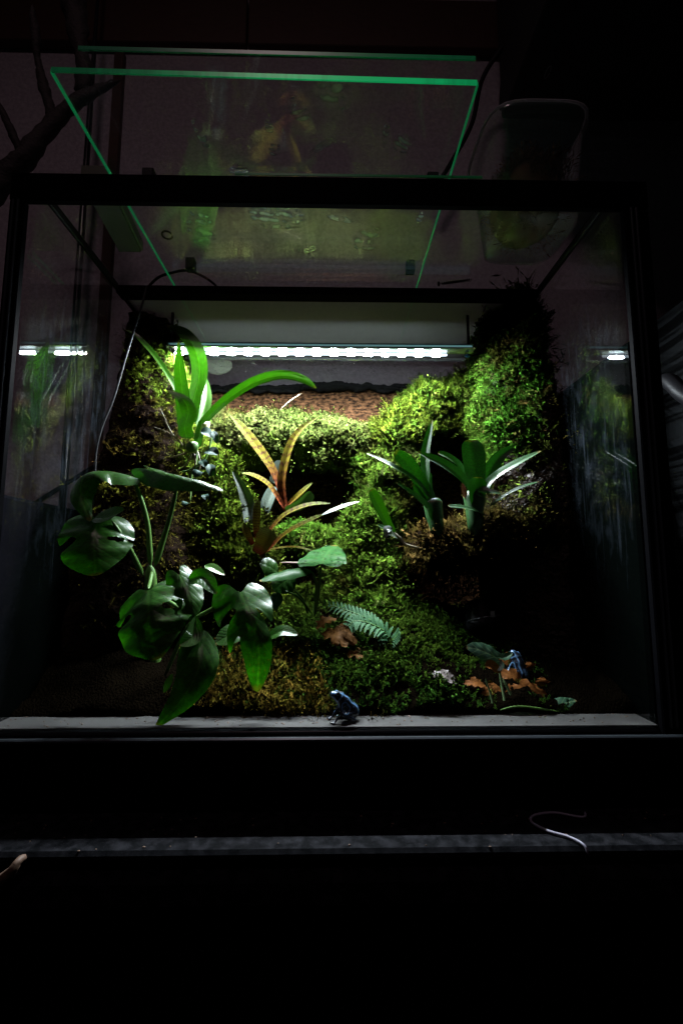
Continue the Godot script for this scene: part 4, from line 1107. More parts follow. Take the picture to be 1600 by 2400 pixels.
# ---------------------------------------------------------------- frogs
func frog_mesh() -> ArrayMesh:
	# sits facing -x, length in millimetres; joints are tapered capsules joined smoothly and meshed as surface nets
	var caps := []
	var add := func(a: Vector3, b: Vector3, r0: float, r1: float) -> void: caps.append([a, b, r0, r1])
	add.call(Vector3(10, 9.5, 0), Vector3(1, 19, 0), 8.2, 7.2)
	add.call(Vector3(1, 19, 0), Vector3(-4, 24, 0), 7.0, 5.9)
	add.call(Vector3(-4, 24.5, 0), Vector3(-11.5, 28, 0), 5.8, 3.0)
	add.call(Vector3(-4, 23.5, 2.6), Vector3(-10.5, 27.4, 1.2), 4.2, 2.8)
	add.call(Vector3(-4, 23.5, -2.6), Vector3(-10.5, 27.4, -1.2), 4.2, 2.8)
	for s in [-1.0, 1.0]:
		add.call(Vector3(-6.2, 28.6, 4.3 * s), Vector3(-6.0, 28.7, 4.5 * s), 2.3, 2.2)
		add.call(Vector3(-2, 18, 5.0 * s), Vector3(-3.4, 10, 8.6 * s), 2.5, 1.7)
		add.call(Vector3(-3.4, 10, 8.6 * s), Vector3(-9.5, 2.6, 7.6 * s), 1.8, 1.2)
		for k in 4:
			var tip := Vector3(-15.5 + absf(k - 1.3) * 1.2, 0.9, (7.6 + (k - 1.5) * 2.5) * s)
			add.call(Vector3(-9.8, 2.2, 7.6 * s), Vector3(-12.5, 1.5, (7.6 + (k - 1.5) * 1.4) * s), 0.95, 0.75)
			add.call(Vector3(-12.5, 1.5, (7.6 + (k - 1.5) * 1.4) * s), tip, 0.75, 1.0)
		add.call(Vector3(12, 7.5, 4.5 * s), Vector3(-0.5, 8.5, 10.5 * s), 4.2, 2.6)
		add.call(Vector3(-0.5, 8.5, 10.5 * s), Vector3(10.5, 2.8, 10.8 * s), 2.5, 1.5)
		add.call(Vector3(10.5, 2.8, 10.8 * s), Vector3(2.5, 1.3, 11.6 * s), 1.5, 1.0)
		for k in 4:
			var tip2 := Vector3(-4.5 + absf(k - 1.5) * 1.6, 0.9, (11.6 + (k - 1.5) * 2.3) * s)
			add.call(Vector3(2.5, 1.3, 11.6 * s), tip2, 0.9, 0.85)
	var lo := Vector3(-18, -0.6, -18)
	var cell := 0.72
	var n := Vector3i(56, 48, 50)
	var field := PackedFloat32Array()
	field.resize(n.x * n.y * n.z)
	field.fill(3.0)
	for c in caps:
		var a: Vector3 = c[0]
		var b: Vector3 = c[1]
		var r0: float = c[2]
		var r1: float = c[3]
		var pad := maxf(r0, r1) + 3.0
		var i0 := Vector3i(((a.min(b) - Vector3.ONE * pad - lo) / cell).floor()).clamp(Vector3i.ZERO, n - Vector3i.ONE)
		var i1 := Vector3i(((a.max(b) + Vector3.ONE * pad - lo) / cell).ceil()).clamp(Vector3i.ZERO, n - Vector3i.ONE)
		var ab := b - a
		var q := maxf(ab.length_squared(), 1e-6)
		var k := clampf(minf(r0, r1) * 0.7, 0.35, 2.2)
		for z in range(i0.z, i1.z + 1):
			for y in range(i0.y, i1.y + 1):
				for x in range(i0.x, i1.x + 1):
					var p := lo + Vector3(x, y, z) * cell
					var h := clampf((p - a).dot(ab) / q, 0, 1)
					var dd := p.distance_to(a + ab * h) - lerpf(r0, r1, h)
					var at := (z * n.y + y) * n.x + x
					var f := field[at]
					var m := maxf(k - absf(f - dd), 0.0) / k
					field[at] = minf(f, dd) - m * m * k * 0.25
	var index := {}
	var verts := PackedVector3Array()
	var off := [0, 1, n.x, n.x + 1, n.x * n.y, n.x * n.y + 1, n.x * n.y + n.x, n.x * n.y + n.x + 1]
	var edges := [[0, 1], [2, 3], [4, 5], [6, 7], [0, 2], [1, 3], [4, 6], [5, 7], [0, 4], [1, 5], [2, 6], [3, 7]]
	for z in n.z - 1:
		for y in n.y - 1:
			for x in n.x - 1:
				var at := (z * n.y + y) * n.x + x
				var neg := 0
				for o in off:
					if field[at + o] < 0: neg += 1
				if neg == 0 or neg == 8: continue
				var sum := Vector3.ZERO
				var cnt := 0
				for e in edges:
					var fa := field[at + off[e[0]]]
					var fb := field[at + off[e[1]]]
					if (fa < 0) == (fb < 0): continue
					var t := fa / (fa - fb)
					var pa := Vector3(e[0] & 1, (e[0] >> 1) & 1, e[0] >> 2)
					var pb := Vector3(e[1] & 1, (e[1] >> 1) & 1, e[1] >> 2)
					sum += pa.lerp(pb, t)
					cnt += 1
				index[at] = verts.size()
				verts.append(lo + (Vector3(x, y, z) + sum / cnt) * cell)
	var st := begin()
	var put := func(i: int) -> void:
		var p := verts[i]
		st.set_color(frog_colour(p))
		st.add_vertex(p * 0.001)
	for z in range(1, n.z - 1):
		for y in range(1, n.y - 1):
			for x in range(1, n.x - 1):
				var at := (z * n.y + y) * n.x + x
				for ax in 3:
					var step: int = [1, n.x, n.x * n.y][ax]
					var u: int = [n.x, n.x * n.y, 1][ax]
					var w: int = [n.x * n.y, 1, n.x][ax]
					var inside := field[at] < 0
					if inside == (field[at + step] < 0): continue
					var q := [at - u - w, at - w, at, at - u]
					if not (index.has(q[0]) and index.has(q[1]) and index.has(q[2]) and index.has(q[3])): continue
					var order := [0, 2, 1, 0, 3, 2] if inside else [0, 1, 2, 0, 2, 3]
					for i in order: put.call(index[q[i]])
	return done(st)

func frog_colour(p: Vector3) -> Color:
	# black skin with pale blue lines: brow lines down the back, a loop on the flank, spots on the limbs
	var black := Color(0.006, 0.007, 0.01)
	var blue := Color(0.07, 0.15, 0.27)
	var along := (p - Vector3(-8, 28, 0)).dot(Vector3(18, -17, 0).normalized())
	var up := (p - Vector3(-8, 28, 0)).dot(Vector3(17, 18, 0).normalized())
	var w := 0.0
	var wob := 1.2 * sin(along * 0.45)
	if up > -9:
		w = maxf(w, 1.0 - absf(absf(p.z) - (3.4 + 0.06 * along + wob * 0.4)) / 1.25)
		if along < 1.5: w = maxf(w, 1.0 - absf(p.x + 9.5 + 0.3 * absf(p.z)) / 1.2)
		if absf(along - 5.0) < 1.0: w = maxf(w, 1.0 - absf(along - 5.0))
		if along > 21: w = maxf(w, 0.7 - absf(p.z) / 6.0)
	if absf(p.z) > 5.0 and p.y > 8 and p.x > -4 and p.x < 10:
		w = maxf(w, 1.0 - absf(Vector2(p.x - 1.5, p.y - 15 + wob).length() - 4.6) / 1.0)
	w = maxf(w, lump.get_noise_3dv(p * 11.0) * 2.6 - 0.75)
	return black.lerp(blue, clampf((w - 0.25) * 2.4, 0, 1))

func build_frogs() -> void:
	var mesh := frog_mesh()
	var skin := mat(Color.WHITE, 0.3, 0.45)
	skin.vertex_color_use_as_albedo = true
	var t := thing("poison_frog", "blue and black frog sitting on the screened sill, facing left", "frog", pt(803, 1690, 0.4385), "blue and black frogs")
	t.position.y = YW + SILL + 0.0008
	var b := MeshInstance3D.new()
	b.name = "frog_body"
	b.mesh = mesh
	b.set_surface_override_material(0, skin)
	t.add_child(b)
	var eye := SphereMesh.new()
	eye.radius = 0.0019
	eye.height = 0.0038
	eye.radial_segments = 16
	eye.rings = 8
	for s in [-1, 1]:
		var e := MeshInstance3D.new()
		e.name = numbered("eye", t)
		e.mesh = eye
		e.set_surface_override_material(0, mat(lin(0.003, 0.003, 0.004), 0.05))
		e.position = Vector3(-0.0064, 0.0290, 0.0052 * s)
		t.add_child(e, true)
	t.rotation.y = 0.25
	t.scale = Vector3.ONE * 0.86
	var f := t.duplicate()
	f.name = numbered("poison_frog", self)
	add_child(f, true)
	tag(f, "bright blue lined frog sitting upright on dead leaves by the bark column, seen from behind", "frog", "blue and black frogs")
	f.position = pt(1205, 1585, 0.515)
	f.rotation = Vector3(0, 0, 0)
	f.rotate_object_local(Vector3.UP, -PI / 2 + 0.35)
	f.rotate_object_local(Vector3(0, 0, 1), -0.35)

# ---------------------------------------------------------------- around the tank
func build_outside() -> void:
	# loose glass lids resting on top, reaching out over the front
	var lid := thing("glass_sheet", "loose glass lid with a painted green glow on its edges, lying on the terrarium roof", "lid", R(0, TOP + 0.001, 0.54))
	var y := TOP + 0.001
	var a := pt(122, 178, 0.327)
	var b := pt(1117, 204, 0.331)
	var c := pt(410, 678, 0.63)
	var q0 := R(a.x, y, 0.327)
	var q1 := R(b.x, y, 0.331)
	var q2 := R(q1.x - 0.0002, y, 0.815)
	var q3 := R(q0.x + 0.0002, y, 0.815)
	obj("lid_pane", slab([q0, q1, q2, q3], 0.004), M.roof_glass, lid)
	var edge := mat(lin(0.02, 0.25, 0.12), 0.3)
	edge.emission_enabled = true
	edge.emission = Color(0.04, 0.66, 0.37)  # edge glow painted as emission, imitating LED light carried through the glass
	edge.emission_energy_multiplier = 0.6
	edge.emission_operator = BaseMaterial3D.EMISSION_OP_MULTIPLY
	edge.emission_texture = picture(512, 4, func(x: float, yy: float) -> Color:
		var k := 0.30 + 0.75 * smoothstep(0.0, 0.75, x) - 0.2 * smoothstep(0.8, 1.0, x) + 0.10 * fine.get_noise_2d(x * 900, 4) + 0.1 * lump.get_noise_2d(x * 300, 9)  # painted glow grows towards the right, then eases off
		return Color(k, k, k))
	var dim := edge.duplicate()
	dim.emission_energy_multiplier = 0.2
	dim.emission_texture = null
	obj("painted_glow_edge", slab([q0 + Vector3(0, 0.0004, 0.0014), q1 + Vector3(0, 0.0004, 0.0014), q1 + Vector3(0, 0.0004, 0.0001), q0 + Vector3(0, 0.0004, 0.0001)], 0.0040), edge, lid)
	obj("painted_glow_edge", slab([q0 + Vector3(-0.0012, 0.0003, 0), q0 + Vector3(-0.0001, 0.0003, 0), q3 + Vector3(-0.0001, 0.0003, 0), q3 + Vector3(-0.0012, 0.0003, 0)], 0.0036), dim, lid)
	obj("painted_glow_edge", slab([q1 + Vector3(0.0001, 0.0003, 0), q1 + Vector3(0.0012, 0.0003, 0), q2 + Vector3(0.0012, 0.0003, 0), q2 + Vector3(0.0001, 0.0003, 0)], 0.0036), dim, lid)
	var y2 := TOP + 0.0215
	var r0 := R(pt(190, 132, 0.33).x, y2, 0.327)
	var r1 := R(pt(1112, 140, 0.33).x, y2, 0.329)
	var lid2 := thing("glass_sheet", "second glass lid above the first, its edge with a faint painted green glow", "lid", R(0, y2, 0.54))
	obj("lid_pane", slab([r0, r1, R(r1.x, y2, 0.60), R(r0.x, y2, 0.60)], 0.004), M.roof_glass, lid2)
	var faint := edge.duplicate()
	faint.emission_energy_multiplier = 0.06  # same painted glow on the second lid, weaker
	obj("painted_glow_edge", slab([r0 + Vector3(0, 0.0004, 0.0014), r1 + Vector3(0, 0.0004, 0.0014), r1 + Vector3(0, 0.0004, 0.0001), r0 + Vector3(0, 0.0004, 0.0001)], 0.0034), faint, lid2)
	for x in [r0.x + 0.012, r1.x - 0.012]:
		for d in [0.44, 0.58]:
			obj("spacer", box(R(x - 0.006, TOP + 0.0052, d - 0.006), R(x + 0.006, y2 - 0.0002, d + 0.006), 0.001), M.rubber, lid2)
	# wiped smears on the underside of the lid
	var spots := []          # middle, half width, half depth (metres), turn
	for q in [[780, 215, 0.019, 0.024, 0.1], [700, 250, 0.010, 0.017, -0.5], [472, 315, 0.006, 0.02, -0.25], [630, 292, 0.005, 0.010, 0.0], [642, 345, 0.007, 0.012, 0.2], [762, 332, 0.022, 0.005, -0.6], [905, 300, 0.004, 0.018, 0.05], [946, 332, 0.012, 0.014, 0.5], [645, 512, 0.042, 0.024, 0.05], [722, 582, 0.018, 0.009, -0.3], [800, 510, 0.024, 0.006, 0.25], [985, 508, 0.005, 0.014, 0.0], [470, 540, 0.022, 0.04, 0.15], [560, 400, 0.012, 0.012, 0.0], [860, 560, 0.02, 0.03, 0.3]]:
		var dir := pt(q[0], q[1], 1.0) - EYE
		var hit := dir * ((y + YW - EYE.y) / dir.y)
		spots.append([Vector2(hit.x, -hit.z), Vector2(q[2], q[3]), q[4]])
	var smear := picture(768, 768, func(x: float, yy: float) -> Color:
		var k := 0.0
		var here := Vector2(lerpf(q0.x, q1.x, x), lerpf(0.327, 0.815, yy))
		for sp_ in spots:
			var v: Vector2 = (here - sp_[0]).rotated(-sp_[2]) / sp_[1]
			var rr := v.length()
			if rr < 1.0: k = maxf(k, (1.0 - smoothstep(0.45, 1.0, rr + 0.25 * lump.get_noise_2d(x * 260, yy * 260))) * 0.75 * (0.6 + 0.4 * sin(v.y * 16.0 + 3.0 * v.x * v.x + 3.0 * lump.get_noise_2d(x * 200, yy * 200))) * clampf(0.6 + 1.2 * lump.get_noise_2d(x * 500, yy * 500), 0.1, 1))
		k += maxf(0, lump.get_noise_2d(x * 700, yy * 90) - 0.3) * 0.06 + maxf(0, fine.get_noise_2d(x * 1800, yy * 1500) - 0.35) * 0.3
		return Color(0.8, 0.86, 0.84, clampf(k * 1.2, 0, 0.9)), true)
	var sm := mat(Color(0.95, 0.97, 1.0), 0.5)
	sm.metallic = 0.5
	sm.albedo_texture = smear
	sm.transparency = BaseMaterial3D.TRANSPARENCY_ALPHA
	var st := begin()
	var dn := Vector3(0, -0.0005, 0)
	grid_into(st, [[q0 + dn, q1 + dn], [q3 + dn, q2 + dn]])
	obj("wiped_smears", done(st), sm, lid)
	# cabinet under the tank
	var cab := thing("cabinet", "dusty black cabinet that the terrarium stands on", "cabinet", R(0, -1.0, 0.6))
	var dusty := relief(mat(Color(0.8, 0.8, 0.85), 0.75, 0.1), noise_pic(0.02, 256, 33), 0.05, 5.0)
	dusty.albedo_texture = picture(512, 512, func(x: float, yy: float) -> Color:
		var k := maxf(0, 0.25 + lump.get_noise_2d(x * 300, yy * 300)) * 0.05 + maxf(0, fine.get_noise_2d(x * 2400, yy * 2400) - 0.45) * 0.5
		return Color(0.002 + k * 0.25, 0.0022 + k * 0.25, 0.0026 + k * 0.25).linear_to_srgb())
	obj("top_board", box(R(-0.5, -0.2175, 0.358), R(0.5, -0.2095, 0.80), 0.0025), dusty, cab)
	obj("apron", box(R(-0.5, -0.246, 0.352), R(0.5, -0.2235, 0.80), 0.004), dusty, cab)
	obj("seam", box(R(-0.49, -0.2235, 0.366), R(0.49, -0.2175, 0.79)), M.rubber, cab)
	for x in [-0.495, 0.003]:
		obj("door", box(R(x, -0.98, 0.366), R(x + 0.492, -0.247, 0.384), 0.002), M.black, cab)
	obj("carcass", box(R(-0.495, -1.0, 0.385), R(0.495, -0.2465, 0.80)), M.black, cab)
	# white lead on the cabinet top
	tag(obj("white_cable", tube([R(0.212, -0.2078, 0.404), R(0.205, -0.2078, 0.395), R(0.185, -0.2078, 0.402), R(0.166, -0.2078, 0.398), R(0.160, -0.2078, 0.388), R(0.168, -0.2078, 0.376), R(0.18, -0.2078, 0.368), R(0.1855, -0.2075, 0.358), R(0.187, -0.213, 0.3555)], [0.0009, 0.0011, 0.0011, 0.0008], 40, 8), mat(lin(0.14, 0.13, 0.17), 0.6)), "thin white cable curling over the cabinet edge", "cable")
	tag(obj("dry_twig", tube(sp([[-30, 2085, 0.352], [25, 2045, 0.35], [45, 2020, 0.352], [60, 2010, 0.36]]), [0.003, 0.004, 0.003, 0.002], 16, 8, 0.002, 900), M.twig), "pale dry twig stub at the cabinet's left edge", "twig")
	var bit := SphereMesh.new()
	bit.radius = 0.0011
	bit.height = 0.0013
	bit.radial_segments = 7
	bit.rings = 4
	var crumbs := MultiMesh.new()
	crumbs.transform_format = MultiMesh.TRANSFORM_3D
	crumbs.mesh = bit
	crumbs.instance_count = 170
	for i in 170:
		var on_sill := i > 60
		var at := R(rng.randf_range(-0.3, 0.28), SILL + 0.0009, rng.randf_range(0.426, 0.452)) if on_sill else R(rng.randf_range(-0.32, 0.28), -0.2092, rng.randf_range(0.36, 0.405))
		crumbs.set_instance_transform(i, Transform3D(Basis(Vector3(rng.randf(), 1, rng.randf()).normalized(), rng.randf() * 6.0).scaled(Vector3(rng.randf_range(0.3, 1.3), rng.randf_range(0.3, 0.8), rng.randf_range(0.3, 1.0))), at))
	var dirt := MultiMeshInstance3D.new()
	dirt.name = "crumbs"
	dirt.multimesh = crumbs
	dirt.material_override = M.twig
	dirt.set_meta("kind", "stuff")
	add_child(dirt, true)
	tag(dirt, "brown soil crumbs sprinkled on the sill and the cabinet top", "crumbs")
	scatter("sill_moss_bits", "scraps of brown moss fallen onto the screened sill", [box(R(-0.16, SILL - 0.0001, 0.430), R(0.22, SILL + 0.0002, 0.4525))], 130, [2, 4], Vector2(0.004, 0.011), mixc(Color(0.10, 0.06, 0.02), Color(0.08, 0.09, 0.02)),
		func(p: Vector3, n: Vector3) -> float: return clampf((0.2 + lump.get_noise_2d(p.x * 900, 3.0) * 1.6) * smoothstep(0.430, 0.452, -p.z), 0, 1) if n.y > 0.5 else 0.0, M.fibre, Vector3(0, -0.6, 0.5), 0.9)
	# black cable down the left column
	tag(obj("black_cable", tube(sp([[345, 668, 0.60], [333, 715, 0.594], [300, 820, 0.586], [268, 930, 0.576], [240, 1000, 0.567], [226, 1060, 0.56], [222, 1130, 0.555], [215, 1220, 0.55]]), [0.0015], 60, 10), M.rubber), "thin black cable running down the left fern trunk column", "cable")
	tag(obj("bent_cable", tube(sp([[347, 672, 0.66], [372, 650, 0.655], [400, 640, 0.65], [440, 634, 0.645], [480, 650, 0.65], [510, 672, 0.66]]), [0.002], 40, 8), M.rubber), "short black cable bent over the roof bar", "cable")
	# screw on the roof bar
	var sc := thing("screw", "dark screw lying on the roof bar near the right column", "screw", pt(1030, 665, 0.63))
	var s0 := pt(1030, 665, 0.63)
	var s1 := pt(1108, 655, 0.64)
	obj("shank", tube([s0, s1], [0.0016, 0.0016, 0.0006], 8, 8), M.rubber, sc)
	obj("screw_head", tube([s0, s0 + (s0 - s1).normalized() * 0.003], [0.0022, 0.0048], 5, 12), M.rubber, sc)
	var th := begin()
	var coil := []
	var dirv: Vector3 = (s1 - s0)
	var n1 := dirv.cross(Vector3.UP).normalized()
	var n2 := n1.cross(dirv).normalized()
	for i in 100:
		coil.append(s0 + dirv * (0.05 + 0.9 * i / 100.0) + (n1 * cos(i * 0.9) + n2 * sin(i * 0.9)) * 0.0021)
	tube_into(th, coil, [0.0004], 300, 5)
	obj("thread", done(th), M.rubber, sc)
	# pale oval disc behind the orchid, on the rear pane
	var od := begin()
	ellipsoid_into(od, pt(510, 857, 0.83), Vector3(0.028, 0.018, 0.004), 16)
	tag(obj("suction_disc", done(od), mat(lin(0.45, 0.47, 0.36), 0.5)), "pale oval disc stuck to the rear pane behind the orchid", "disc")
	# olive plastic bar hanging at the left under the roof
	var ob := thing("plastic_bar", "dark olive plastic bar lying on the roof at the left pane", "bar", pt(215, 560, 0.5))
	obj("bar_body", slab([R(-0.262, TOP + 0.0, 0.43), R(-0.235, TOP + 0.0, 0.43), R(-0.245, TOP + 0.0, 0.537), R(-0.272, TOP + 0.0, 0.537)], 0.018), mat(lin(0.05, 0.06, 0.035), 0.5), ob)
	obj("bar_lip", slab([R(-0.2345, TOP + 0.002, 0.43), R(-0.2325, TOP + 0.002, 0.43), R(-0.2425, TOP + 0.002, 0.537), R(-0.2445, TOP + 0.002, 0.537)], 0.012), mat(lin(0.12, 0.16, 0.09), 0.4), ob)
	var bk := begin()
	tube_into(bk, ring(pt(392, 551, 0.52), Vector3(0.006, 0, 0), Vector3(0, 0.001, 0.0055), 16), [0.0012], 32, 6)
	tag(obj("rubber_ring", done(bk), M.rubber), "small dark rubber ring lying on the glass roof", "ring")
	# posts and battens behind the left pane
	tag(obj("black_post", tube([R(-0.556, -1.0, 0.93), R(-0.556, 1.69, 0.93)], [0.008], 4, 16), mat(lin(0.01, 0.01, 0.012), 0.3)), "thin black metal post in front of the wall left of the terrarium", "post")
	tag(obj("wooden_batten", box(R(-0.54, -1.0, 0.985), R(-0.517, 1.25, 0.9995), 0.001), M.wood), "brown wooden batten fixed to the wall left of the terrarium", "batten")
	tag(obj("wall_cable", tube(sp([[60, 1195, 0.72], [130, 1150, 0.78], [218, 1095, 0.86], [260, 1070, 0.9]]), [0.004], 24, 8), M.rubber), "black cable slanting along the wall left of the terrarium", "cable")
	tag(obj("dark_box", box(R(-0.95, -1.0, 0.44), R(-0.345, 0.072, 0.85), 0.004), mat(lin(0.003, 0.003, 0.004), 0.9, 0.0)), "dark box standing beside the terrarium's left pane", "box")
	# wooden beam boards along the top of the wall
	var xs := [-1.6, -0.215, 1.6]
	for i in 2:
		var bt := thing("wall_board", ["dark brown board along the top of the wall, left of the joint", "dark brown board along the top of the wall, right of the joint"][i], "board", R((xs[i] + xs[i + 1]) / 2, 1.27, 0.99), "boards along the top of the wall")
		obj("board", box(R(xs[i] + 0.002, 1.265, 0.975), R(xs[i + 1] - 0.002, 1.40, 0.999), 0.002), M.wood, bt)
	# bare branch at the upper left
	var br := thing("bare_branch", "bare dark branch with knobbly side limbs at the upper left", "branch", pt(60, 430, 0.70))
	var bm := relief(mat(lin(0.012, 0.009, 0.008), 0.8), noise_pic(0.05, 256, 41), 0.15, 12.0)
	obj("main_limb", tube(sp([[-60, 500, 0.70], [0, 425, 0.705], [60, 365, 0.71], [130, 285, 0.72], [200, 225, 0.73], [285, 188, 0.74]]), [0.020, 0.017, 0.015, 0.013, 0.010, 0.005], 40, 14, 0.006, 300), bm, br)
	obj("side_limb", tube(sp([[125, 285, 0.72], [110, 225, 0.715], [92, 150, 0.71], [85, 90, 0.70], [76, 10, 0.69]]), [0.009, 0.008, 0.008, 0.007, 0.004], 30, 12, 0.005, 300), bm, br)
	obj("side_limb", tube(sp([[200, 225, 0.73], [195, 150, 0.735], [180, 60, 0.74], [165, -40, 0.74]]), [0.013, 0.013, 0.018, 0.02], 30, 12, 0.008, 300), bm, br)
	obj("side_limb", tube(sp([[52, 370, 0.71], [28, 310, 0.70], [0, 250, 0.69], [-30, 200, 0.68]]), [0.007, 0.0055, 0.004, 0.003], 24, 10, 0.004, 300), bm, br)
	# black hood at the upper right
	var hood := thing("black_hood", "big black box hood hanging at the upper right of the terrarium", "hood", R(0.8, 0.6, 0.7))
	obj("hood_shell", box(R(0.372, 0.985, 0.35), R(1.3, 1.5, 0.9), 0.004), mat(lin(0.004, 0.004, 0.004), 0.7), hood)
	var hm := begin()
	tube_into(hm, ring(pt(1283, 180, 0.8) * Vector3(1, 0, 1) + Vector3(0, YW + 0.9845, 0), Vector3(0.004, 0, 0), Vector3(0, 0, 0.012), 16), [0.0008], 32, 6)
	obj("oval_mark", done(hm), mat(lin(0.3, 0.3, 0.32), 0.6), hood)
	# clear tub of fibre on the roof
	var tub := thing("clear_tub", "clear plastic tub half full of brown fibre standing on the roof", "tub", R(0.235, TOP, 0.50))
	var tc := R(0.238, TOP, 0.512)
	var tm := pane(0.06)
	tm.roughness = 0.12
	var wallp := lathe(tc, [Vector2(0.002, 0.0), Vector2(0.042, 0.0), Vector2(0.047, 0.004), Vector2(0.057, 0.118), Vector2(0.062, 0.12), Vector2(0.062, 0.126), Vector2(0.0585, 0.1265), Vector2(0.0565, 0.121), Vector2(0.0455, 0.005), Vector2(0.041, 0.002), Vector2(0.002, 0.002)], 48, 0.35)
	obj("tub_shell", wallp, tm, tub)
	obj("tub_rim", lathe(tc + Vector3(0, 0.1265, 0), [Vector2(0.0605, 0), Vector2(0.0625, 0.001), Vector2(0.0605, 0.002), Vector2(0.0590, 0.001), Vector2(0.0605, 0)], 48, 0.35), mat(lin(0.35, 0.35, 0.38), 0.25), tub)
	var heap := begin()
	ellipsoid_into(heap, tc + Vector3(0, 0.047, 0), Vector3(0.043, 0.042, 0.043), 14, 0.008, 400)
	var hmesh := done(heap)
	obj("fibre_heap", hmesh, mat(lin(0.25, 0.14, 0.06), 0.9), tub)
	scatter("fibre_strands", "loose brown fibre in the clear tub on the roof", [hmesh], 1100, [4], Vector2(0.012, 0.028), mixc(Color(0.8, 0.46, 0.2), Color(0.5, 0.28, 0.11)), func(p: Vector3, n: Vector3) -> float: return clampf(0.4 + n.y, 0.1, 1) if Vector2(p.x - tc.x, p.z - tc.z).length() < 0.040 else 0.0, M.fibre)
	tag(obj("hanging_cable", tube(sp([[1225, 60, 0.86], [1170, 120, 0.88], [1128, 190, 0.9], [1105, 290, 0.91], [1060, 375, 0.92], [1020, 440, 0.92]]), [0.005], 40, 10), M.rubber), "thick black cable hanging in an arc beside the hood", "cable")
	tag(obj("hanging_cable", tube(sp([[1195, 90, 0.87], [1181, 150, 0.89], [1174, 210, 0.9], [1172, 260, 0.9]]), [0.0035], 30, 8), M.rubber), "thinner black cable hanging straight down between the thick cable and the hood", "cable")
	# grained side board beyond the right pane
	var grain := picture(512, 512, func(x: float, yy: float) -> Color:
		var g := lump.get_noise_2d(x * 45 + 300, yy * 1100 + 14.0 * lump.get_noise_2d(x * 50, yy * 80)) 
		var k := 0.03 * smoothstep(-0.25, 0.2, g) + 0.004
		return Color(k * 0.9, k, k * 1.05).linear_to_srgb())
	var gmat := mat(Color(0.6, 0.6, 0.6), 0.8, 0.1)
	gmat.albedo_texture = grain
	st = begin()
	grid_into(st, [[R(0.40, 0.30, 0.25), R(0.40, 0.30, 0.90)], [R(0.40, -0.30, 0.25), R(0.40, -0.30, 0.90)]])
	st.set_smooth_group(1)
	var side := thing("grained_board", "weathered grained board standing beyond the terrarium's right pane", "board", R(0.41, -1.0, 0.57))
	obj("grained_face", done(st), gmat, side)
	obj("board_body", box(R(0.4008, -1.0, 0.25), R(0.425, 0.3002, 0.90), 0.001), M.wood, side)
	tag(obj("black_hose", tube(sp([[1540, 895, 0.50], [1566, 893, 0.48], [1600, 922, 0.46], [1660, 960, 0.44]]), [0.006, 0.0085, 0.009, 0.009], 20, 12), M.rubber), "black hose bending away beyond the right front post", "hose")

func slab(q: Array, h: float) -> ArrayMesh:
	# a flat four-cornered plate, q its lower corners
	var st := begin()
	st.set_smooth_group(-1)
	var up := Vector3(0, h, 0)
	var c := Vector3.ZERO
	for p in q: c += p / 4.0
	c += up / 2
	var faces := [[q[0], q[1], q[2], q[3]], [q[0] + up, q[1] + up, q[2] + up, q[3] + up]]
	for i in 4: faces.append([q[i], q[(i + 1) % 4], q[(i + 1) % 4] + up, q[i] + up])
	for f in faces:
		var n := ((f[1] - f[0]) as Vector3).cross(f[2] - f[0])
		var mid: Vector3 = (f[0] + f[1] + f[2] + f[3]) / 4.0
		for i in ([0, 2, 1, 0, 3, 2] if n.dot(mid - c) > 0 else [0, 1, 2, 0, 2, 3]):
			var near: float = minf(f[i].distance_squared_to(q[0]), minf(f[i].distance_squared_to(q[3]), minf(f[i].distance_squared_to(q[0] + up), f[i].distance_squared_to(q[3] + up))))
			st.set_uv(Vector2(0.0 if near < 1e-9 else 1.0, 0.5))
			st.add_vertex(f[i])
	st.generate_normals()
	return st.commit()

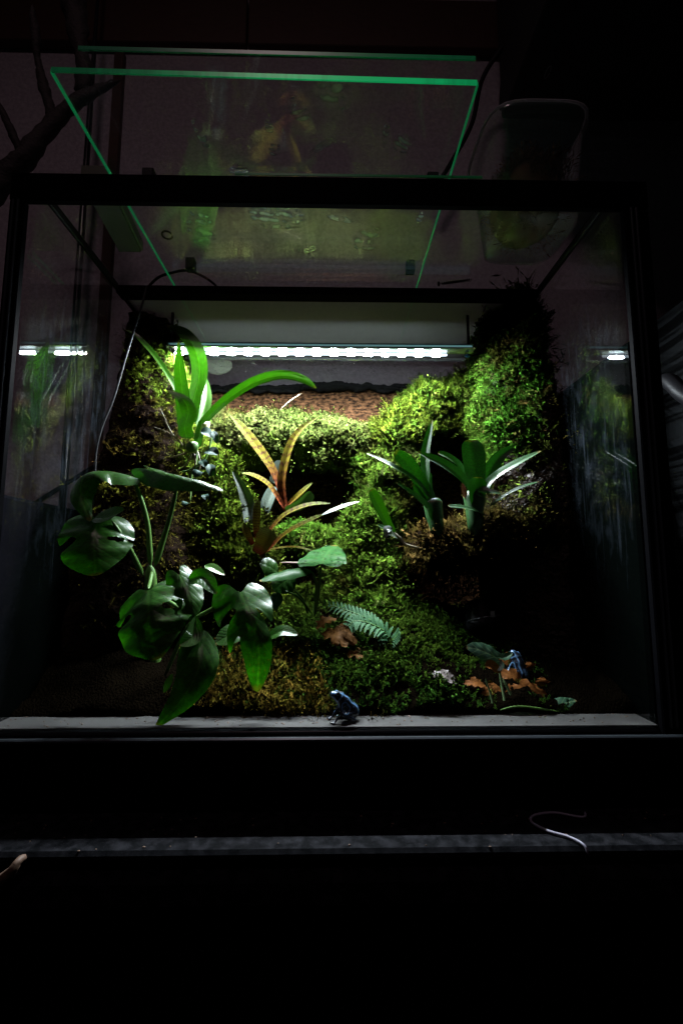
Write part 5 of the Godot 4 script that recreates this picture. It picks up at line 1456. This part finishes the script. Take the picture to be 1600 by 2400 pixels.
func build_drops() -> void:
	# condensation on the rear pane under the light bar, and drops on the wet heart leaf
	var drop := SphereMesh.new()
	drop.radius = 1.0
	drop.height = 2.0
	drop.radial_segments = 10
	drop.rings = 5
	var spots := []
	for i in 1400:
		var t := pow(rng.randf(), 2.2)
		var s := rng.randf_range(0.0005, 0.0014)
		spots.append(Transform3D(Basis.from_scale(Vector3(s * 1.3, s, s * 0.5)), R(rng.randf_range(-0.23, 0.2), 0.384 - t * 0.03, BK - 0.0003)))
	var mm := MultiMesh.new()
	mm.transform_format = MultiMesh.TRANSFORM_3D
	mm.mesh = drop
	mm.instance_count = spots.size()
	for i in spots.size(): mm.set_instance_transform(i, spots[i])
	var o := MultiMeshInstance3D.new()
	o.multimesh = mm
	o.material_override = M.drop
	o.name = "condensation"
	add_child(o, true)
	o.set_meta("kind", "stuff")
	tag(o, "fine condensation drops on the rear pane under the light bar", "droplets")
	var a: Array = wet_leaf.mesh.surface_get_arrays(0)
	var v: PackedVector3Array = a[Mesh.ARRAY_VERTEX]
	var nn: PackedVector3Array = a[Mesh.ARRAY_NORMAL]
	var ix: PackedInt32Array = a[Mesh.ARRAY_INDEX]
	spots = []
	for i in 260:
		var k := 3 * (rng.randi() % (ix.size() / 3))
		var b := rng.randf()
		var c := rng.randf() * (1.0 - b)
		var p := v[ix[k]] * (1.0 - b - c) + v[ix[k + 1]] * b + v[ix[k + 2]] * c
		var s := rng.randf_range(0.0004, 0.0011)
		var up := nn[ix[k]] if nn[ix[k]].y > 0 else -nn[ix[k]]
		spots.append(Transform3D(Basis.from_scale(Vector3(s, s * 0.6, s)), p + up * s * 0.3))
	var mw := MultiMesh.new()
	mw.transform_format = MultiMesh.TRANSFORM_3D
	mw.mesh = drop
	mw.instance_count = spots.size()
	for i in spots.size(): mw.set_instance_transform(i, spots[i])
	var w := MultiMeshInstance3D.new()
	w.multimesh = mw
	w.material_override = M.drop
	w.name = "water_drops"
	w.set_meta("kind", "stuff")
	add_child(w, true)
	tag(w, "water drops standing on the heart shaped leaf in the middle", "droplets")
